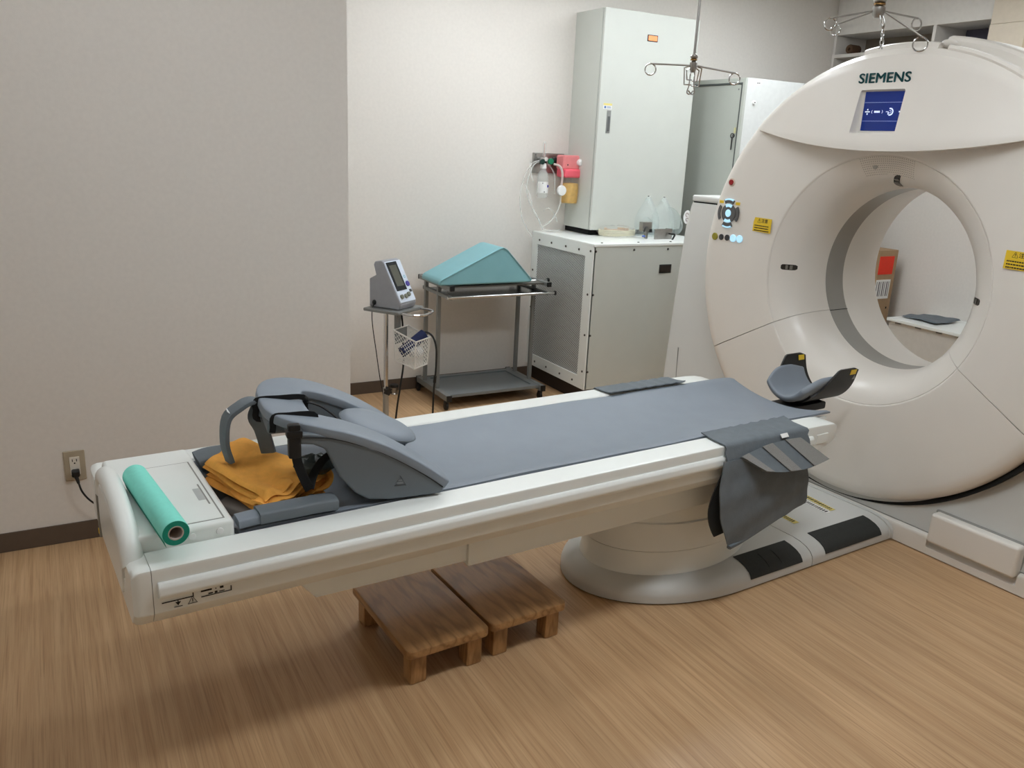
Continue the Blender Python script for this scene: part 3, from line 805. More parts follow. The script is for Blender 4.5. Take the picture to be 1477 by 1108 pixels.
gp('back_panel', sheet(quad((-1.49, -.378, .55), (-1.12, -.378, .55), (-1.495, -.372, .292), (-1.130, -.395, .360), f=lambda u, v: (-.050*math.sin(PI*v)*v*(1-u), .018*math.sin(PI*v), 0)), .004), mat('dark_lining', rgb(58, 60, 60), .8, var=.08), S, SO, 60)
gp('bottom_fold', tube([(-1.467, -.416, .266), (-1.40, -.408, .272), (-1.28, -.404, .302), (-1.122, -.404, .350)], .0, 8, 5, flat=(.016, .012)), M_cloth, S, SO)
def fl(u, v): return (.0, -.012*math.sin(PI*u*1.1)*v, .014*math.sin(PI*u)*(1-v)-.012*math.sin(PI*u)*v)
tail = quad((-1.43, -.386, .578), (-1.135, -.386, .600), (-1.36, -.440, .532), (-1.035, -.448, .522), f=fl)
gp('tail', sheet(tail, .004), M_cloth, S, SO, 60)
for a, b_ in ((0, .16), (.34, .52), (.76, 1.0)):
    i0, i1 = int(a*18), int(b_*18)
    gp('velcro_strip', sheet([[q+Vector((0, -.0035, .0035)) for q in row] for row in tail[i0:i1+1]], .0015), M_velcro, S, SO, 60)

# arm support cushion
AO = (-2.70, -.02, .62)
A = gthing('arm_support_cushion', 'grey horseshoe shaped arm support cushion with black straps on the table', 'support cushion', *AO, rz=-.165)
def ztop(x): 
    K = [(-.22, .855), (-.12, .852), (-.05, .838), (.04, .803), (.12, .757), (.19, .708), (.26, .652)]
    for (a, za), (b_, zb) in zip(K, K[1:]):
        if x <= b_: return za+(zb-za)*max(0, (x-a))/(b_-a)
    return .652
path = [(.245, -.178), (.17, -.179), (.08, -.18), (-.01, -.18), (-.075, -.176), (-.125, -.150), (-.150, -.09), (-.155, 0)]
path = path+[(x, -y) for x, y in path[:-1][::-1]]
pth = [(x, y, ztop(x)-.016-.62) for x, y in path]
obj('arm_rest', tube(pth, 0, 28, 6, flat=(.122, .030), q=.34), M_cush, A, 50)
def wing(s):
    prof = [(.240, .640), (.19, .690), (.12, .739), (.04, .784), (-.05, .818), (-.12, .832), (-.165, .834), (-.168, .808), (-.11, .800), (-.080, .785), (-.066, .755), (-.045, .705), (-.005, .655), (.03, .632), (.09, .624), (.232, .624)]
    b = prism([(x, z-.62) for x, z in prof], 'y', min(s*.124, s*.2375), max(s*.124, s*.2375), .007, 3)
    return obj('wing_body', b, M_cushd, A, 40)
obj('bridge_body', box(-.2085, -.098, -.135, .135, .180, .215, .010, 3), M_cushd, A, 40)
wn = wing(-1); wing(1)
for s in (-1, 1):
    obj('piping', tube([(x, s*.2385, ztop(x)-.62-.0285) for x in (-.16, -.10, -.05, .04, .12, .19, .235)], .0018, 6, 4), M_black, A)
em = join(tf(tube([(-.016, 0, -.012), (.016, 0, -.012), (0, 0, .016)], .0009, 5, closed=True, smooth=False), T()), box(-.008, .008, -.0008, .0008, -.008, -.002), box(-.005, .005, -.0008, .0008, .0, .005))
obj('embossed_mark', tf(em, T(.115, -.2382, .055)), mat('emboss_grey', rgb(128, 134, 138), .5), wn)
obj('center_block', prism([(.005, 0.0), (.235, 0.0), (.225, .020), (.02, .055), (.0, .04)], 'y', -.13, .13, .008, 3), M_cushd, A, 40)
pr = []
pil = lathe([(0, .016), (.05, .015), (.085, .011), (.100, .003), (.103, -.006), (.097, -.014), (.08, -.018), (0, -.020)], 40)
for v in pil.verts:
    if v.co.x > 0: v.co.x *= 1.25; v.co.z -= v.co.x*.04
obj('pillow', tf(pil, T(.110, .020, .132) @ RY(.31) @ RX(.05)), M_cush, A, 50)
obj('pillow_piping', tf(tube([(.1035*math.cos(2*PI*k/24)*(1.25 if math.cos(2*PI*k/24) > 0 else 1), .1035*math.sin(2*PI*k/24), -.004-(.006*max(0, math.cos(2*PI*k/24)))) for k in range(24)], .002, 6, 2, closed=True), T(.110, .020, .132) @ RY(.31) @ RX(.05)), M_cushd, A)
def band(pts, wdt=.022): return tube(pts, 0, 10, 4, flat=(wdt, .004))
for y in (.004, -.150):
    xo = -.2205 if y > -.1 else -.196
    loop = [(xo, y, .206), (xo+.003, y, .2335), (-.16, y, .2355), (-.094, y, .2325), (-.0895, y, .206), (-.094, y, .180), (-.16, y, .1765), (xo+.003, y, .180)]
    if y < -.1: loop = [(xo-.002, y, .192)]+loop[:5]
    obj('strap_loop', tube(loop, 0, 10, 4, closed=y > -.1, flat=(.016, .003)), M_strap, A)
obj('strap_end', band([(-.094, .006, .22), (-.05, .0, .205), (-.01, -.02, .175), (.02, -.05, .14), (.04, -.07, .12)], .012), M_strap, A)
obj('strap_slider', sphere((-.088, .004, .226), (.008, .011, .009), 10, 8), M_strap, A)
obj('buckle', join(box(-.172, -.140, -.245, -.222, .150, .240, .006), box(-.176, -.136, -.248, -.220, .205, .225, .005)), M_black, A)
obj('hanging_strap', band([(-.156, -.236, .19), (-.150, -.235, .14), (-.138, -.232, .10), (-.120, -.225, .055)], .024), M_strap, A)
obj('hanging_strap', band([(-.120, -.225, .058), (-.105, -.20, .085), (-.07, -.17, .115), (-.02, -.15, .13)], .024), M_strap, A)
obj('padded_strap', tube([(-.205, .03, .220), (-.232, .022, .228), (-.262, .010, .218), (-.297, .004, .188), (-.305, .002, .12), (-.294, .002, .066)], 0, 12, 5, flat=(.046, .016)), M_cloth, A)
obj('padded_strap', tube([(-.212, .03, .205), (-.222, .018, .180), (-.206, .017, .143), (-.190, .019, .075)], 0, 12, 5, flat=(.044, .014)), M_cloth, A)
obj('strap_tag', tf(box(-.010, .010, -.014, .014, -.001, .001), T(-.288, .006, .205) @ RY(.75)), M_wlab, A)
bag = sphere((0, 0, 0), (.055, .035, .030), 16, 10)
for v in bag.verts: v.co += Vector((random.uniform(-.004, .004), random.uniform(-.004, .004), random.uniform(-.005, .005)))
obj('strap_pouch', tf(bag, T(-.085, -.10, .072)), mat('dark_film', rgb(70, 76, 74), .25, var=.15, scale=40), A, 20)

# cloths, bolster and paper roll at the foot end
def cloth_layer(c, z, th, seed, amp=.004, n=26, lift=None):
    rnd = random.Random(seed); ph = [rnd.uniform(0, 6) for _ in range(6)]
    t, b_ = [], []
    for i in range(n+1):
        u = i/n; rt, rb = [], []
        for j in range(n+1):
            v = j/n
            q = Vector(c[0])*(1-u)*(1-v)+Vector(c[1])*u*(1-v)+Vector(c[3])*(1-u)*v+Vector(c[2])*u*v
            ed = min(u, 1-u, v, 1-v)*2
            k = min(1, (ed/.10))**.5 if ed > 0 else 0
            wv = amp*(math.sin(7*u+ph[0]+3*v)+.6*math.sin(11*v+ph[1]-4*u)+.35*math.sin(19*u+9*v+ph[2]))
            edge = v**4
            wv += edge*amp*1.6*math.sin(15*u+ph[3])
            zz = z(u, v) if callable(z) else z
            x = q.x+.006*math.sin(8*v+ph[4])*(1 if u in (0, 1) else .3); y = q.y+.006*math.sin(9*u+ph[5])
            rt.append((x, y, zz+wv+th*(.15+.85*k))); rb.append((x, y, zz+wv*.8-th*.0+th*.12*(1-k)))
        t.append(rt); b_.append(rb)
    return solid_grid(t, b_)
TC = [(-3.045, .105), (-2.905, .245), (-2.775, -.115), (-2.965, -.215)]
def q3(c, g=0): return [Vector((x, y, 0)) for x, y in c]
TO = (-2.92, 0, .60)
tz = lambda k: (lambda u, v: .612+.0155*k+.028*math.exp(-((u-.55)**2+(v-.18)**2)/.06)+.010*(v > 2))
twl = thing('folded_towel', 'orange folded towel lying on the foot end of the mattress', 'towel', gloc(*TO), GROT)
for k in range(4):
    c = [(x+.006*math.sin(k*2+i), y+.006*math.cos(k*3+i)) for i, (x, y) in enumerate(TC)]
    gp('towel_fold', cloth_layer(q3(c), tz(k), .0140, 11+k, .0026+.0010*k), M_orange, twl, TO, 60)
def ruffle(z0, amp, ph, y0=0.0, w_=.030):
    g = []
    for i in range(41):
        u = i/40; base = Vector((-2.968, -.222, 0))*(1-u)+Vector((-2.772, -.108, 0))*u
        z = z0+.018*math.sin(PI*u)*u+amp*math.sin(9*u+ph)+.3*amp*math.sin(23*u+ph)
        nrm = Vector((.50, -.86, 0))
        g.append([base+nrm*(-.05+s_*(.052+.005*math.sin(11*u+ph)+y0))+Vector((0, 0, z+.004*math.sin(PI*s_)-.004*s_)) for s_ in (0, .3, .6, .85, 1)])
    return sheet(g, .0045)
for k in range(4): gp('towel_fold', ruffle(.620+.0140*k, .0045+.0010*k, 1.3*k, -.004*k), M_orange, twl, TO, 60)
gp('towel_fold', tube([(-2.80, -.112, .628), (-2.778, -.118, .634), (-2.768, -.108, .650), (-2.782, -.098, .662), (-2.81, -.10, .664)], 0, 12, 5, flat=(.055, .007)), M_orange, twl, TO, 60)
gsingle('folded_cloth', cloth_layer(q3([(-3.05, -.02), (-2.93, .08), (-2.81, -.165), (-2.985, -.245)]), lambda u, v: mz(-.02-.2*v)+.001, .018, 5, .0015), M_taupe,
        'taupe grey folded cloth under the orange towel', 'cloth', -2.94, -.10, .59, None, 60)
BO = (-2.90, -.235, .622)
B = gthing('rolled_strap', 'rolled blue grey vinyl strap along the near mattress edge beside the towel', 'strap', *BO)
gp('inner_roll', tube([(-3.045, -.238, .634), (-3.00, -.238, .637), (-2.95, -.238, .637)], 0, 16, 4, flat=(.054, .026)), M_cush, B, BO, 50)
gp('outer_wrap', tube([(-2.995, -.238, .640), (-2.92, -.238, .640), (-2.84, -.238, .640), (-2.795, -.238, .638)], 0, 16, 4, flat=(.064, .034)), M_cushd, B, BO, 50)
gsingle('edge_pad', tube([(-3.04, .212, .632), (-3.00, .212, .640), (-2.90, .21, .640)], 0, 16, 4, flat=(.10, .030)), M_cloth, 'dark grey cloth pad at the far foot corner of the mattress', 'pad', -2.97, .21, .615, None, 50)

ra, rb_ = Vector((-3.228, .035, .6868)), Vector((-3.203, -.345, .6868))
L = (rb_-ra).length; d = (rb_-ra).normalized()
q = T(*ra) @ d.to_track_quat('Z', 'Y').to_matrix().to_4x4()
RO = ((ra.x+rb_.x)/2, (ra.y+rb_.y)/2, .656)
R_ = gthing('paper_roll', 'teal green roll of examination paper on the table end console', 'paper roll', *RO)
gp('paper', tf(lathe([(.0165, L), (.0292, L), (.030, L-.001), (.030, .001), (.0292, 0), (.0165, 0)], 40, closed=True), q), M_roll, R_, RO, 40)
gp('paper_end', tf(lathe([(.0172, L+.0004), (.0290, L+.0004), (.0290, L-.001), (.0172, L-.001)], 40, closed=True), q), M_rolld, R_, RO, 40)
gp('core', tf(lathe([(.0145, L+.0006), (.0168, L+.0006), (.0168, 0), (.0145, 0)], 32, closed=True), q), mat('core_board', rgb(196, 186, 178), .9), R_, RO, 40)
gp('loose_end', sheet([[ra+d*(L*t)+Vector((-.0290+.006*s, 0, -.004-.024*s)) for t in (0, .5, 1)] for s in (0, .4, .8, 1.1)], .0006), M_rolld, R_, RO, 60)

# ================================================================== step stools under the table
def stool(x0, x1, y0, y1, label, seed):
    ox, oy = (x0+x1)/2, (y0+y1)/2
    t = gthing('step_stool', label, 'step stool', ox, oy, 0, group='wooden step stools under the table')
    w_, l_ = (x1-x0)/2, (y1-y0)/2
    poly = []
    rc = .02
    for cx_, cy_, a0 in ((w_-rc, l_-rc, 0), (-w_+rc, l_-rc, PI/2), (-w_+rc, -l_+rc, PI), (w_-rc, -l_+rc, 1.5*PI)):
        for k in range(5): poly.append((cx_+rc*math.cos(a0+PI/2*k/4), cy_+rc*math.sin(a0+PI/2*k/4)))
    tb = prism(poly, 'z', .098, .126)
    bmesh.ops.bevel(tb, geom=[e for e in tb.edges if abs(e.verts[0].co.z-e.verts[1].co.z) < 1e-6], offset=.006, segments=2, profile=.5, affect='EDGES')
    o = obj('tread', tb, M_wood, t, 40)
    for sx in (-1, 1):
        for sy in (-1, 1):
            cx_, cy_ = sx*(w_-.044), sy*(l_-.045)
            obj('leg', box(cx_-.027, cx_+.027, cy_-.027, cy_+.027, 0, .099, .006, 2), M_woodleg, t, 40)
    return t
stool(-2.590, -2.312, -.262, .175, 'brown wooden step stool under the table, the one nearer its foot end', 1)
stool(-2.302, -2.015, -.255, .175, 'brown wooden step stool under the table, the one nearer the pedestal', 2)

# ================================================================== wall cabinet, chiller housing and cabinet in the corner
M_seam = mat('seam_grey', rgb(146, 145, 140), .8)
C1 = (3.03, 4.77, 1.04)
t = thing('electrical_wall_cabinet', 'tall pale grey electrical cabinet on the back wall above the perforated housing', 'cabinet', C1)
obj('body', box(0, .735, -.295, 0, 0, 1.32, .004), M_cab, t)
obj('door_gap', box(.004, .731, -.300, -.29, .004, 1.316), M_gap, t)
dr = obj('door', box(.0, .735, -.322, -.299, 0, 1.32, .005, 3), M_cab, t)
hd_ = obj('handle', box(.062, .092, -.326, -.32, .60, .735, .005), mat('handle_grey', rgb(150, 152, 150), .4, .4), dr)
obj('handle_grip', box(.068, .086, -.329, -.325, .612, .70, .004), mat('handle_dark', rgb(96, 98, 98), .4), hd_)
ind = obj('pilot_lamp', box(.325, .405, -.325, -.32, 1.158, 1.197, .003), M_black, dr)
obj('lamp_lens', box(.331, .399, -.327, -.324, 1.163, 1.192, .002), mat('orange_lens', rgb(250, 150, 100), .4, var=0, emit=rgb(255, 150, 90), estr=.2), ind)
st_ = obj('sticker', box(.032, .096, -.3232, -.3215, .742, .776), M_wlab, dr)
obj('sticker_band', box(.032, .096, -.3238, -.323, .764, .776), mat('pale_yellow', rgb(226, 212, 130), .6), st_)
obj('sticker_print', join(box(.038, .052, -.3238, -.323, .746, .760), box(.058, .090, -.3238, -.323, .748, .751), box(.058, .086, -.3238, -.323, .755, .758)), mat('blue_ink', rgb(90, 120, 170), .7), st_)
obj('underside_shade', box(.01, .725, -.28, -.005, -.03, 0), M_gap, t)  # black block stands in for the shadow between cabinet and housing

CX, CYF = 2.79, 4.05
t = thing('chiller_housing', 'low white metal housing with perforated side grille in the corner', 'housing', (CX, YB, 0))
h = YB-CYF
obj('plinth', box(.04, .93, -h+.06, -.005, 0, .105), mat('dark_brown_plinth', rgb(52, 40, 32), .8), t)
obj('front_panel', box(.006, .95, -h, -h+.02, .105, .995, .004), M_cab, t)
obj('top_panel', box(0, .95, -h-.003, -.002, .985, 1.005, .005, 3), MATS['white_enamel'], t)
obj('inner_case', box(.03, .94, -h+.02, -.002, .105, .985), M_gap, t)
sp = obj('side_panel', boolean(box(0, .02, -h, -.002, .105, .99, .002), box(-.05, .1, -.640, -.070, .182, .925)), MATS['white_enamel'], t)
obj('perforated_grille', box(.008, .012, -.645, -.065, .177, .93), M_perf, sp)
scw = obj('screw', tf(lathe([(0, 0), (.0075, 0), (.006, .004), (0, .005)], 10), RX(PI/2)), mat('dark_screw', rgb(80, 76, 70), .4, .5), t); scw.location = (.02, -h, .96)
def scr_(loc, side):
    c = copy(scw, t, loc); c.rotation_euler = (0, 0, -PI/2 if side else 0); return c
for z in (.70, .45, .22): scr_((.022, -h, z), False)
for x in (.30, .56, .80): scr_((x, -h, .965), False)
for z in (.96, .70, .45, .22): scr_((0, -h+.025, z), True)
for y in (-.10, -.25, -.42, -.57): scr_((0, y, .955), True); scr_((0, y-.02, .140), True)
for z in (.75, .50): scr_((0, -.03, z), True)
for x in (.08, .35, .60): 
    c = copy(scw, t, (x, -h+.03, 1.005)); c.rotation_euler = (-PI/2, 0, 0)
dp = obj('display', box(.505, .600, -h-.003, -h+.002, .815, .870, .005), M_black, t)
obj('display_glass', box(.514, .591, -h-.004, -h-.002, .822, .862, .002), mat('brown_glass', rgb(44, 36, 30), .2), dp)

t = thing('control_cabinet', 'grey steel cabinet with a keyed side door behind the scanner ring', 'cabinet', (3.95, 4.17, 0))
obj('body', box(.012, .95, .0, .595, 0, 2.02, .004), mat('cabinet_pale', rgb(218, 221, 219), .4), t)
obj('frame', boolean(box(-.004, .014, 0, .59, .02, 2.018, .003), box(-.05, .05, .030, .56, .05, 1.985)), M_cab2, t)
obj('frame_seal', boolean(box(-.005, .012, .024, .566, .044, 1.991), box(-.05, .05, .034, .556, .054, 1.981)), mat('seal_grey', rgb(84, 88, 86), .6), t)
sd = obj('side_door', box(.0, .012, .036, .554, .056, 1.979, .003), M_cab2, t)
obj('lock', tf(lathe([(0, 0), (.012, 0), (.010, .006), (0, .008)], 14), T(0, .06, 1.664) @ RY(-PI/2)), M_greymet, sd)
k = obj('key', join(tube([(-.012, .06+.014*math.cos(a*PI/5), 1.664+.014*math.sin(a*PI/5)) for a in range(10)], .003, 6, 2, closed=True), box(-.014, -.010, .054, .063, 1.575, 1.655, .001)), mat('dark_steel', rgb(72, 72, 72), .4, .6), sd)
obj('key_tag', box(-.006, -.004, .040, .056, 1.68, 1.715), mat('tag_yellow', rgb(214, 210, 160), .6), sd)
obj('door_stud', tf(lathe([(0, 0), (.006, 0), (0, .004)], 10), T(0, .06, 1.95) @ RY(-PI/2)), M_greymet, sd)
obj('front_lock', tf(lathe([(0, 0), (.014, 0), (.012, .01), (0, .012)], 16), T(.083, 0, 1.873) @ RX(PI/2)), M_wlab, t)
obj('front_lock_hole', tf(lathe([(0, 0), (.005, 0), (0, .002)], 10), T(.083, -.0115, 1.873) @ RX(PI/2)), M_black, t)
lb = obj('name_label', box(.085, .125, -.0012, .001, 1.982, 2.002), M_wlab, t)
obj('label_print', join(box(.092, .103, -.0018, -.001, 1.988, 1.997), box(.106, .118, -.0018, -.001, 1.988, 1.997)), mat('grey_ink', rgb(150, 150, 150), .7), lb)

# ------------------------------------------------------------------ things on the housing
t = thing('coiled_suction_tube', 'coil of pale tubing in clear wrap on the white housing', 'tubing', (3.20, 4.40, 1.005))
pts = []
for k in range(90):
    a = k*2*PI/18; r = .125-.010*math.sin(k*.35); pts.append((r*math.cos(a), r*.72*math.sin(a), .008+.0075*(k/18)+.002*math.sin(k)))
obj('tube_coil', tube(pts, .0045, 6, 2), mat('ivory_tube', rgb(226, 222, 196), .35, trans=.2), t)
pts = [(.085*math.cos(a*.5), .06*math.sin(a*.5), .045+.004*math.sin(a*1.7)) for a in range(30)]
obj('inner_coil', tube(pts, .004, 6, 2), mat('amber_tube', rgb(214, 184, 150), .35, trans=.2), t)
wrap = sphere((0, 0, .034), (.142, .105, .036), 20, 10)
for v in wrap.verts:
    v.co += Vector((random.uniform(-.006, .006), random.uniform(-.006, .006), random.uniform(-.007, .007)))
    v.co.z = max(v.co.z, .001)
obj('plastic_wrap', wrap, mat('film', (.95, .93, .9), .12, var=0, alpha=.16, trans=.6, ior=1.2), t, 25)

def clamp(name, label, loc, rz, L):
    t = thing(name, label, 'clamp', loc, rz, 'steel rail clamps on the housing')
    obj('plate', box(-L/2, L/2, -.006, .006, 0, .065, .003), M_steel, t)
    obj('side_plate', box(L/2-.012, L/2, -.006, .05, 0, .065, .003), M_steel, t)
    obj('screw_stem', tube([(L/2-.03, -.005, .035), (L/2-.03, -.035, .035)], .005, 8, smooth=False), M_black, t)
    obj('knob', tube([(L/2-.03, -.035, .035), (L/2-.012, -.04, .03), (L/2-.035, -.045, .0)], .006, 8, 4), M_black, t)
    return t
clamp('rail_clamp', 'flat steel rail clamp with black lever lying at the right on the housing', (3.44, 4.22, 1.005), .10, .15)
t2 = thing('rail_clamp', 'upright square steel rail clamp with black lever beside the coiled tube', 'clamp', (3.335, 4.26, 1.005), .1, 'steel rail clamps on the housing')
obj('plate', box(-.04, .04, -.006, .03, .045, .105, .003), M_steel, t2)
obj('stem', box(-.008, .012, -.004, .012, 0, .06, .002), M_steel, t2)
obj('jaw', box(.018, .042, -.009, .033, .04, .06, .002), M_black, t2)
obj('lever', tube([(-.012, -.012, .075), (-.04, -.03, .072), (-.055, -.035, .05)], .0055, 8, 4), M_black, t2)
obj('blue_cap', sphere((-.05, -.03, .02), (.014, .01, .006), 10, 8), mat('blue_cap', rgb(40, 80, 170), .4), t2)

t = thing('clear_plastic_canister', 'clear plastic pointed canister with white tag on the housing', 'canister', (3.53, 4.42, 1.005))
def hoodshell(x0, w_, h_):
    n = 12; g = []
    for i in range(n+1):
        s = i/n; z = h_*s
        hw = w_*(1 if s < .45 else max(.06, 1-((s-.45)/.55)**1.15*.94)); hd2 = .085*(1-.35*s)
        g.append([(x0+hw*math.cos(2*PI*k/24), hd2*math.sin(2*PI*k/24)*(hw/w_)**.5, z) for k in range(24)])
    bm = sheet([list(c) for c in zip(*g)], closed_u=True); bmesh.ops.recalc_face_normals(bm, faces=bm.faces); return bm
obj('shell', hoodshell(-.075, .085, .255), M_clear, t, 60); obj('shell', hoodshell(.055, .085, .25), M_clear, t, 60)
for x, z in ((-.075, .255), (.055, .25)): obj('tip', sphere((x, 0, z), (.008, .008, .005), 10, 8), mat('tip_grey', rgb(130, 130, 126), .5), t)
obj('water', hoodshell(-.075, .080, .12), mat('pale_water', (.85, .96, .97), .05, var=0, alpha=.3, trans=1.0, ior=1.1), t, 60)
obj('round_cover', tf(lathe([(0, .004), (.07, .004), (.095, -.004), (.098, -.008), (.07, .0), (0, .0)], 28), T(.15, .0, .10) @ RY(1.2)), M_clear, t, 60)
tg = obj('tag', tf(prism([(.045*math.cos(a*PI/10)*.7, .045*math.sin(a*PI/10)) for a in range(20)], 'y', -.001, .001), T(.222, -.05, .125)), M_wlab, t, label='white oval tag with printed rings')
obj('tag_print', join(tube([(.218+.010*math.cos(a*PI/5), -.0518, .140+.012*math.sin(a*PI/5)) for a in range(9)], .0018, 5, 2), tube([(.222+.010*math.cos(a*PI/5), -.0518, .108+.010*math.sin(a*PI/5)) for a in range(9)], .0018, 5, 2)), mat('maroon_ink', rgb(120, 70, 80), .7), tg)

# ------------------------------------------------------------------ wall outlets for oxygen and suction
t = thing('gas_outlet_panel', 'steel medical gas outlet panel on the back wall', 'gas outlet', (2.86, YB, 1.44))
obj('plate', box(-.10, .135, -.012, 0, -.065, .062, .003), M_steel, t)
for x in (-.03, .055):
    obj('outlet_socket', tf(lathe([(0, 0), (.026, 0), (.024, .02), (.014, .024), (0, .026)], 20), T(x, -.012, .012) @ RX(PI/2)), M_black, t)
for x in (-.08, .12): obj('plate_screw', tf(lathe([(0, 0), (.005, 0), (0, .003)], 10), T(x, -.012, .05) @ RX(PI/2)), M_greymet, t)

t = thing('oxygen_flowmeter', 'oxygen flowmeter with clear humidifier bottle on the wall panel', 'flowmeter', (2.80, 4.69, 1.22))
obj('bottle', lathe([(0, 0), (.030, .003), (.036, .015), (.036, .13), (.030, .16), (.018, .175), (.016, .19)], 24), M_clear, t, 50)
obj('bottle_cap', lathe([(0, .185), (.018, .185), (.020, .19), (.020, .212), (.012, .22), (0, .22)], 20), M_wlab, t)
lb = obj('bottle_label', lathe([(.0368, .035), (.0368, .105)], 16, a0=-PI*.95, a1=-PI*.15), M_wlab, t)
obj('label_mark', tf(sphere((0, 0, 0), (.008, .001, .009), 8, 6), T(.019, -.0325, .078)), mat('navy_ink', rgb(40, 40, 150), .7), lb)
obj('label_mark', tf(box(-.003, .003, -.0006, .0006, -.003, .003), T(-.018, -.033, .096)), M_ink, lb)
obj('label_mark', tf(box(-.003, .003, -.0006, .0006, -.003, .003), T(-.006, -.0375, .042)), M_ink, lb)
obj('valve_body', tf(lathe([(0, -.03), (.013, -.03), (.013, .05), (.009, .055), (.009, .075), (0, .075)], 16), T(0, 0, .245) @ RX(-PI/2)), M_chrome, t)
obj('valve_knob', tf(lathe([(0, 0), (.018, 0), (.020, .006), (.018, .02), (0, .022)], 20), T(.038, -.012, .232) @ RX(PI/2)), mat('green_knob', rgb(20, 120, 84), .4), t)
obj('valve_knob', tf(lathe([(0, 0), (.016, 0), (.017, .012), (0, .016)], 20), T(-.022, -.012, .228) @ RX(PI/2)), mat('dark_green', rgb(16, 52, 44), .4), t)
obj('flow_tube', lathe([(.007, .26), (.010, .262), (.010, .345), (.005, .352), (0, .352)], 16), M_clear, t)
obj('float_scale', lathe([(0, .262), (.003, .262), (.003, .34), (0, .34)], 8), mat('rose_scale', rgb(200, 160, 150), .5), t)

t = thing('suction_jar', 'pink suction regulator with amber collection jar on the wall', 'suction unit', (2.985, 4.66, 1.19))
obj('regulator', box(-.075, .075, -.03, .060, .215, .305, .012, 3), mat('salmon_plastic', rgb(238, 142, 144), .35), t)
obj('lid', box(-.070, .080, -.05, .06, .165, .220, .014, 3), mat('pink_plastic', rgb(246, 104, 120), .35), t)
obj('jar', lathe([(0, 0), (.050, .0), (.056, .01), (.062, .10), (.064, .155), (.064, .17)], 28, M=T(.005, .0, 0)), mat('jar_clear', (.95, .9, .8), .1, var=0, alpha=.45, trans=.8, ior=1.2), t, 50)
obj('jar_contents', lathe([(0, .004), (.048, .006), (.053, .03), (.055, .09), (.050, .13), (0, .135)], 24, M=T(.005, .0, 0)), mat('amber_bag', rgb(232, 188, 96), .5, var=.12, scale=40), t)
obj('jar_label', lathe([(.0645, .05), (.0655, .15)], 12, a0=-PI*.30, a1=PI*.05, M=T(.005, 0, 0)), mat('orange_label', rgb(214, 110, 60), .5), t)
obj('gauge', tf(lathe([(0, 0), (.022, 0), (.022, .022), (.016, .028), (0, .03)], 20), T(.048, -.03, .262) @ RX(PI/2)), M_wlab, t)
obj('port', tf(cyl((0, 0, 0), (.035, 0, 0), .010), T(.072, -.02, .248)), mat('ivory', rgb(214, 206, 192), .4), t)
obj('vent_hole', tf(lathe([(0, 0), (.005, 0), (0, .001)], 10), T(-.04, -.0305, .245) @ RX(PI/2)), M_black, t)
obj('filter_disc', tf(lathe([(0, -.01), (.030, -.01), (.033, -.004), (.033, .004), (.030, .010), (0, .012)], 28), T(-.085, -.045, .085) @ RX(PI/2)), M_wlab, t)
obj('filter_hose', tube([(-.085, -.04, .118), (-.082, -.04, .18), (-.09, -.035, .22), (-.11, -.03, .24), (-.125, .0, .245)], .0075, 10, 5), mat('rose_hose', rgb(226, 206, 200), .3, trans=.2), t)
obj('filter_hose', tube([(-.085, -.04, .055), (-.088, -.04, .0), (-.11, -.035, -.06), (-.15, -.02, -.12), (-.19, .0, -.15)], .0055, 8, 5), M_tubing, t)

t = thing('oxygen_tubing', 'loops of clear oxygen tubing hanging from the flowmeter', 'tubing', (2.77, 4.70, 1.01))
def oxy(p, r=.0042): return obj('tube_loop', tube(p, r, 7, 6), M_tubing, t)
oxy([(.0, -.01, .445), (-.055, -.01, .425), (-.105, .0, .33), (-.125, .0, .21), (-.105, .0, .09), (-.055, .0, .0), (-.03, -.02, -.04)])
oxy([(.0, -.01, .44), (-.05, -.015, .41), (-.085, -.01, .30), (-.065, -.01, .19), (-.01, -.02, .11), (.03, -.02, .03), (.04, -.02, .01)])
oxy([(-.10, .0, .30), (-.05, .0, .22), (-.03, -.01, .13), (.02, -.02, .06), (.05, -.02, .015), (.10, -.03, .005), (.16, -.05, .010)])
oxy([(.06, -.01, .43), (.105, -.02, .37), (.11, -.03, .30), (.115, -.03, .24)])
oxy([(-.07, -.01, .44), (-.06, -.015, .36), (-.045, -.02, .31)], .004)
oxy([(.04, -.02, .13), (.08, -.02, .15), (.13, -.02, .11), (.15, -.02, .06)], .003)

# ================================================================== instrument cart with wedge cushion
t = thing('instrument_cart', 'grey two shelf steel cart with teal wedge on top', 'cart', (2.305, 4.50, 0))
XA, XB = -.325, .325
for i, x in enumerate((XA, XB)):
    obj('foot_bar', box(x-.016, x+.016, -.235, .235, .055, .092, .004), M_greymet, t)
    for s in (-1, 1):
        obj('bar_end_cap', box(x-.017, x+.017, min(s*.233, s*.241), max(s*.233, s*.241), .054, .093, .002), M_black, t)
        w_ = obj('caster', tf(lathe([(0, -.010), (.018, -.010), (.024, -.007), (.024, .007), (.018, .010), (0, .010)], 20), T(x-.01, s*.215, .024) @ RY(PI/2)), M_black, t)
        obj('caster_fork', box(x-.022, x+.004, s*.215-.012, s*.215+.012, .022, .056, .004), M_black, w_)
    for y in (-.055, .135):
        obj('upright', box(x-.0115, x+.0115, y-.0115, y+.0115, .09, .742, .003), M_greymet, t)
    obj('top_bar', box(x-.014, x+.014, -.235, .225, .722, .748, .004), M_greymet, t)
    for s in (-.239, .229): obj('bar_end_cap', box(x-.015, x+.015, s-.005, s+.005, .721, .749, .002), M_black, t)
    obj('tray_rail', box(x-.010, x+.010, -.225, .17, .668, .690, .003), M_greymet, t)
obj('lower_shelf', boolean(box(XA+.01, XB-.01, -.21, .215, .070, .090, .003), box(XA+.05, XB-.05, -.17, .175, .082, .12)), mat('shelf_grey', rgb(120, 126, 128), .3, .2), t)
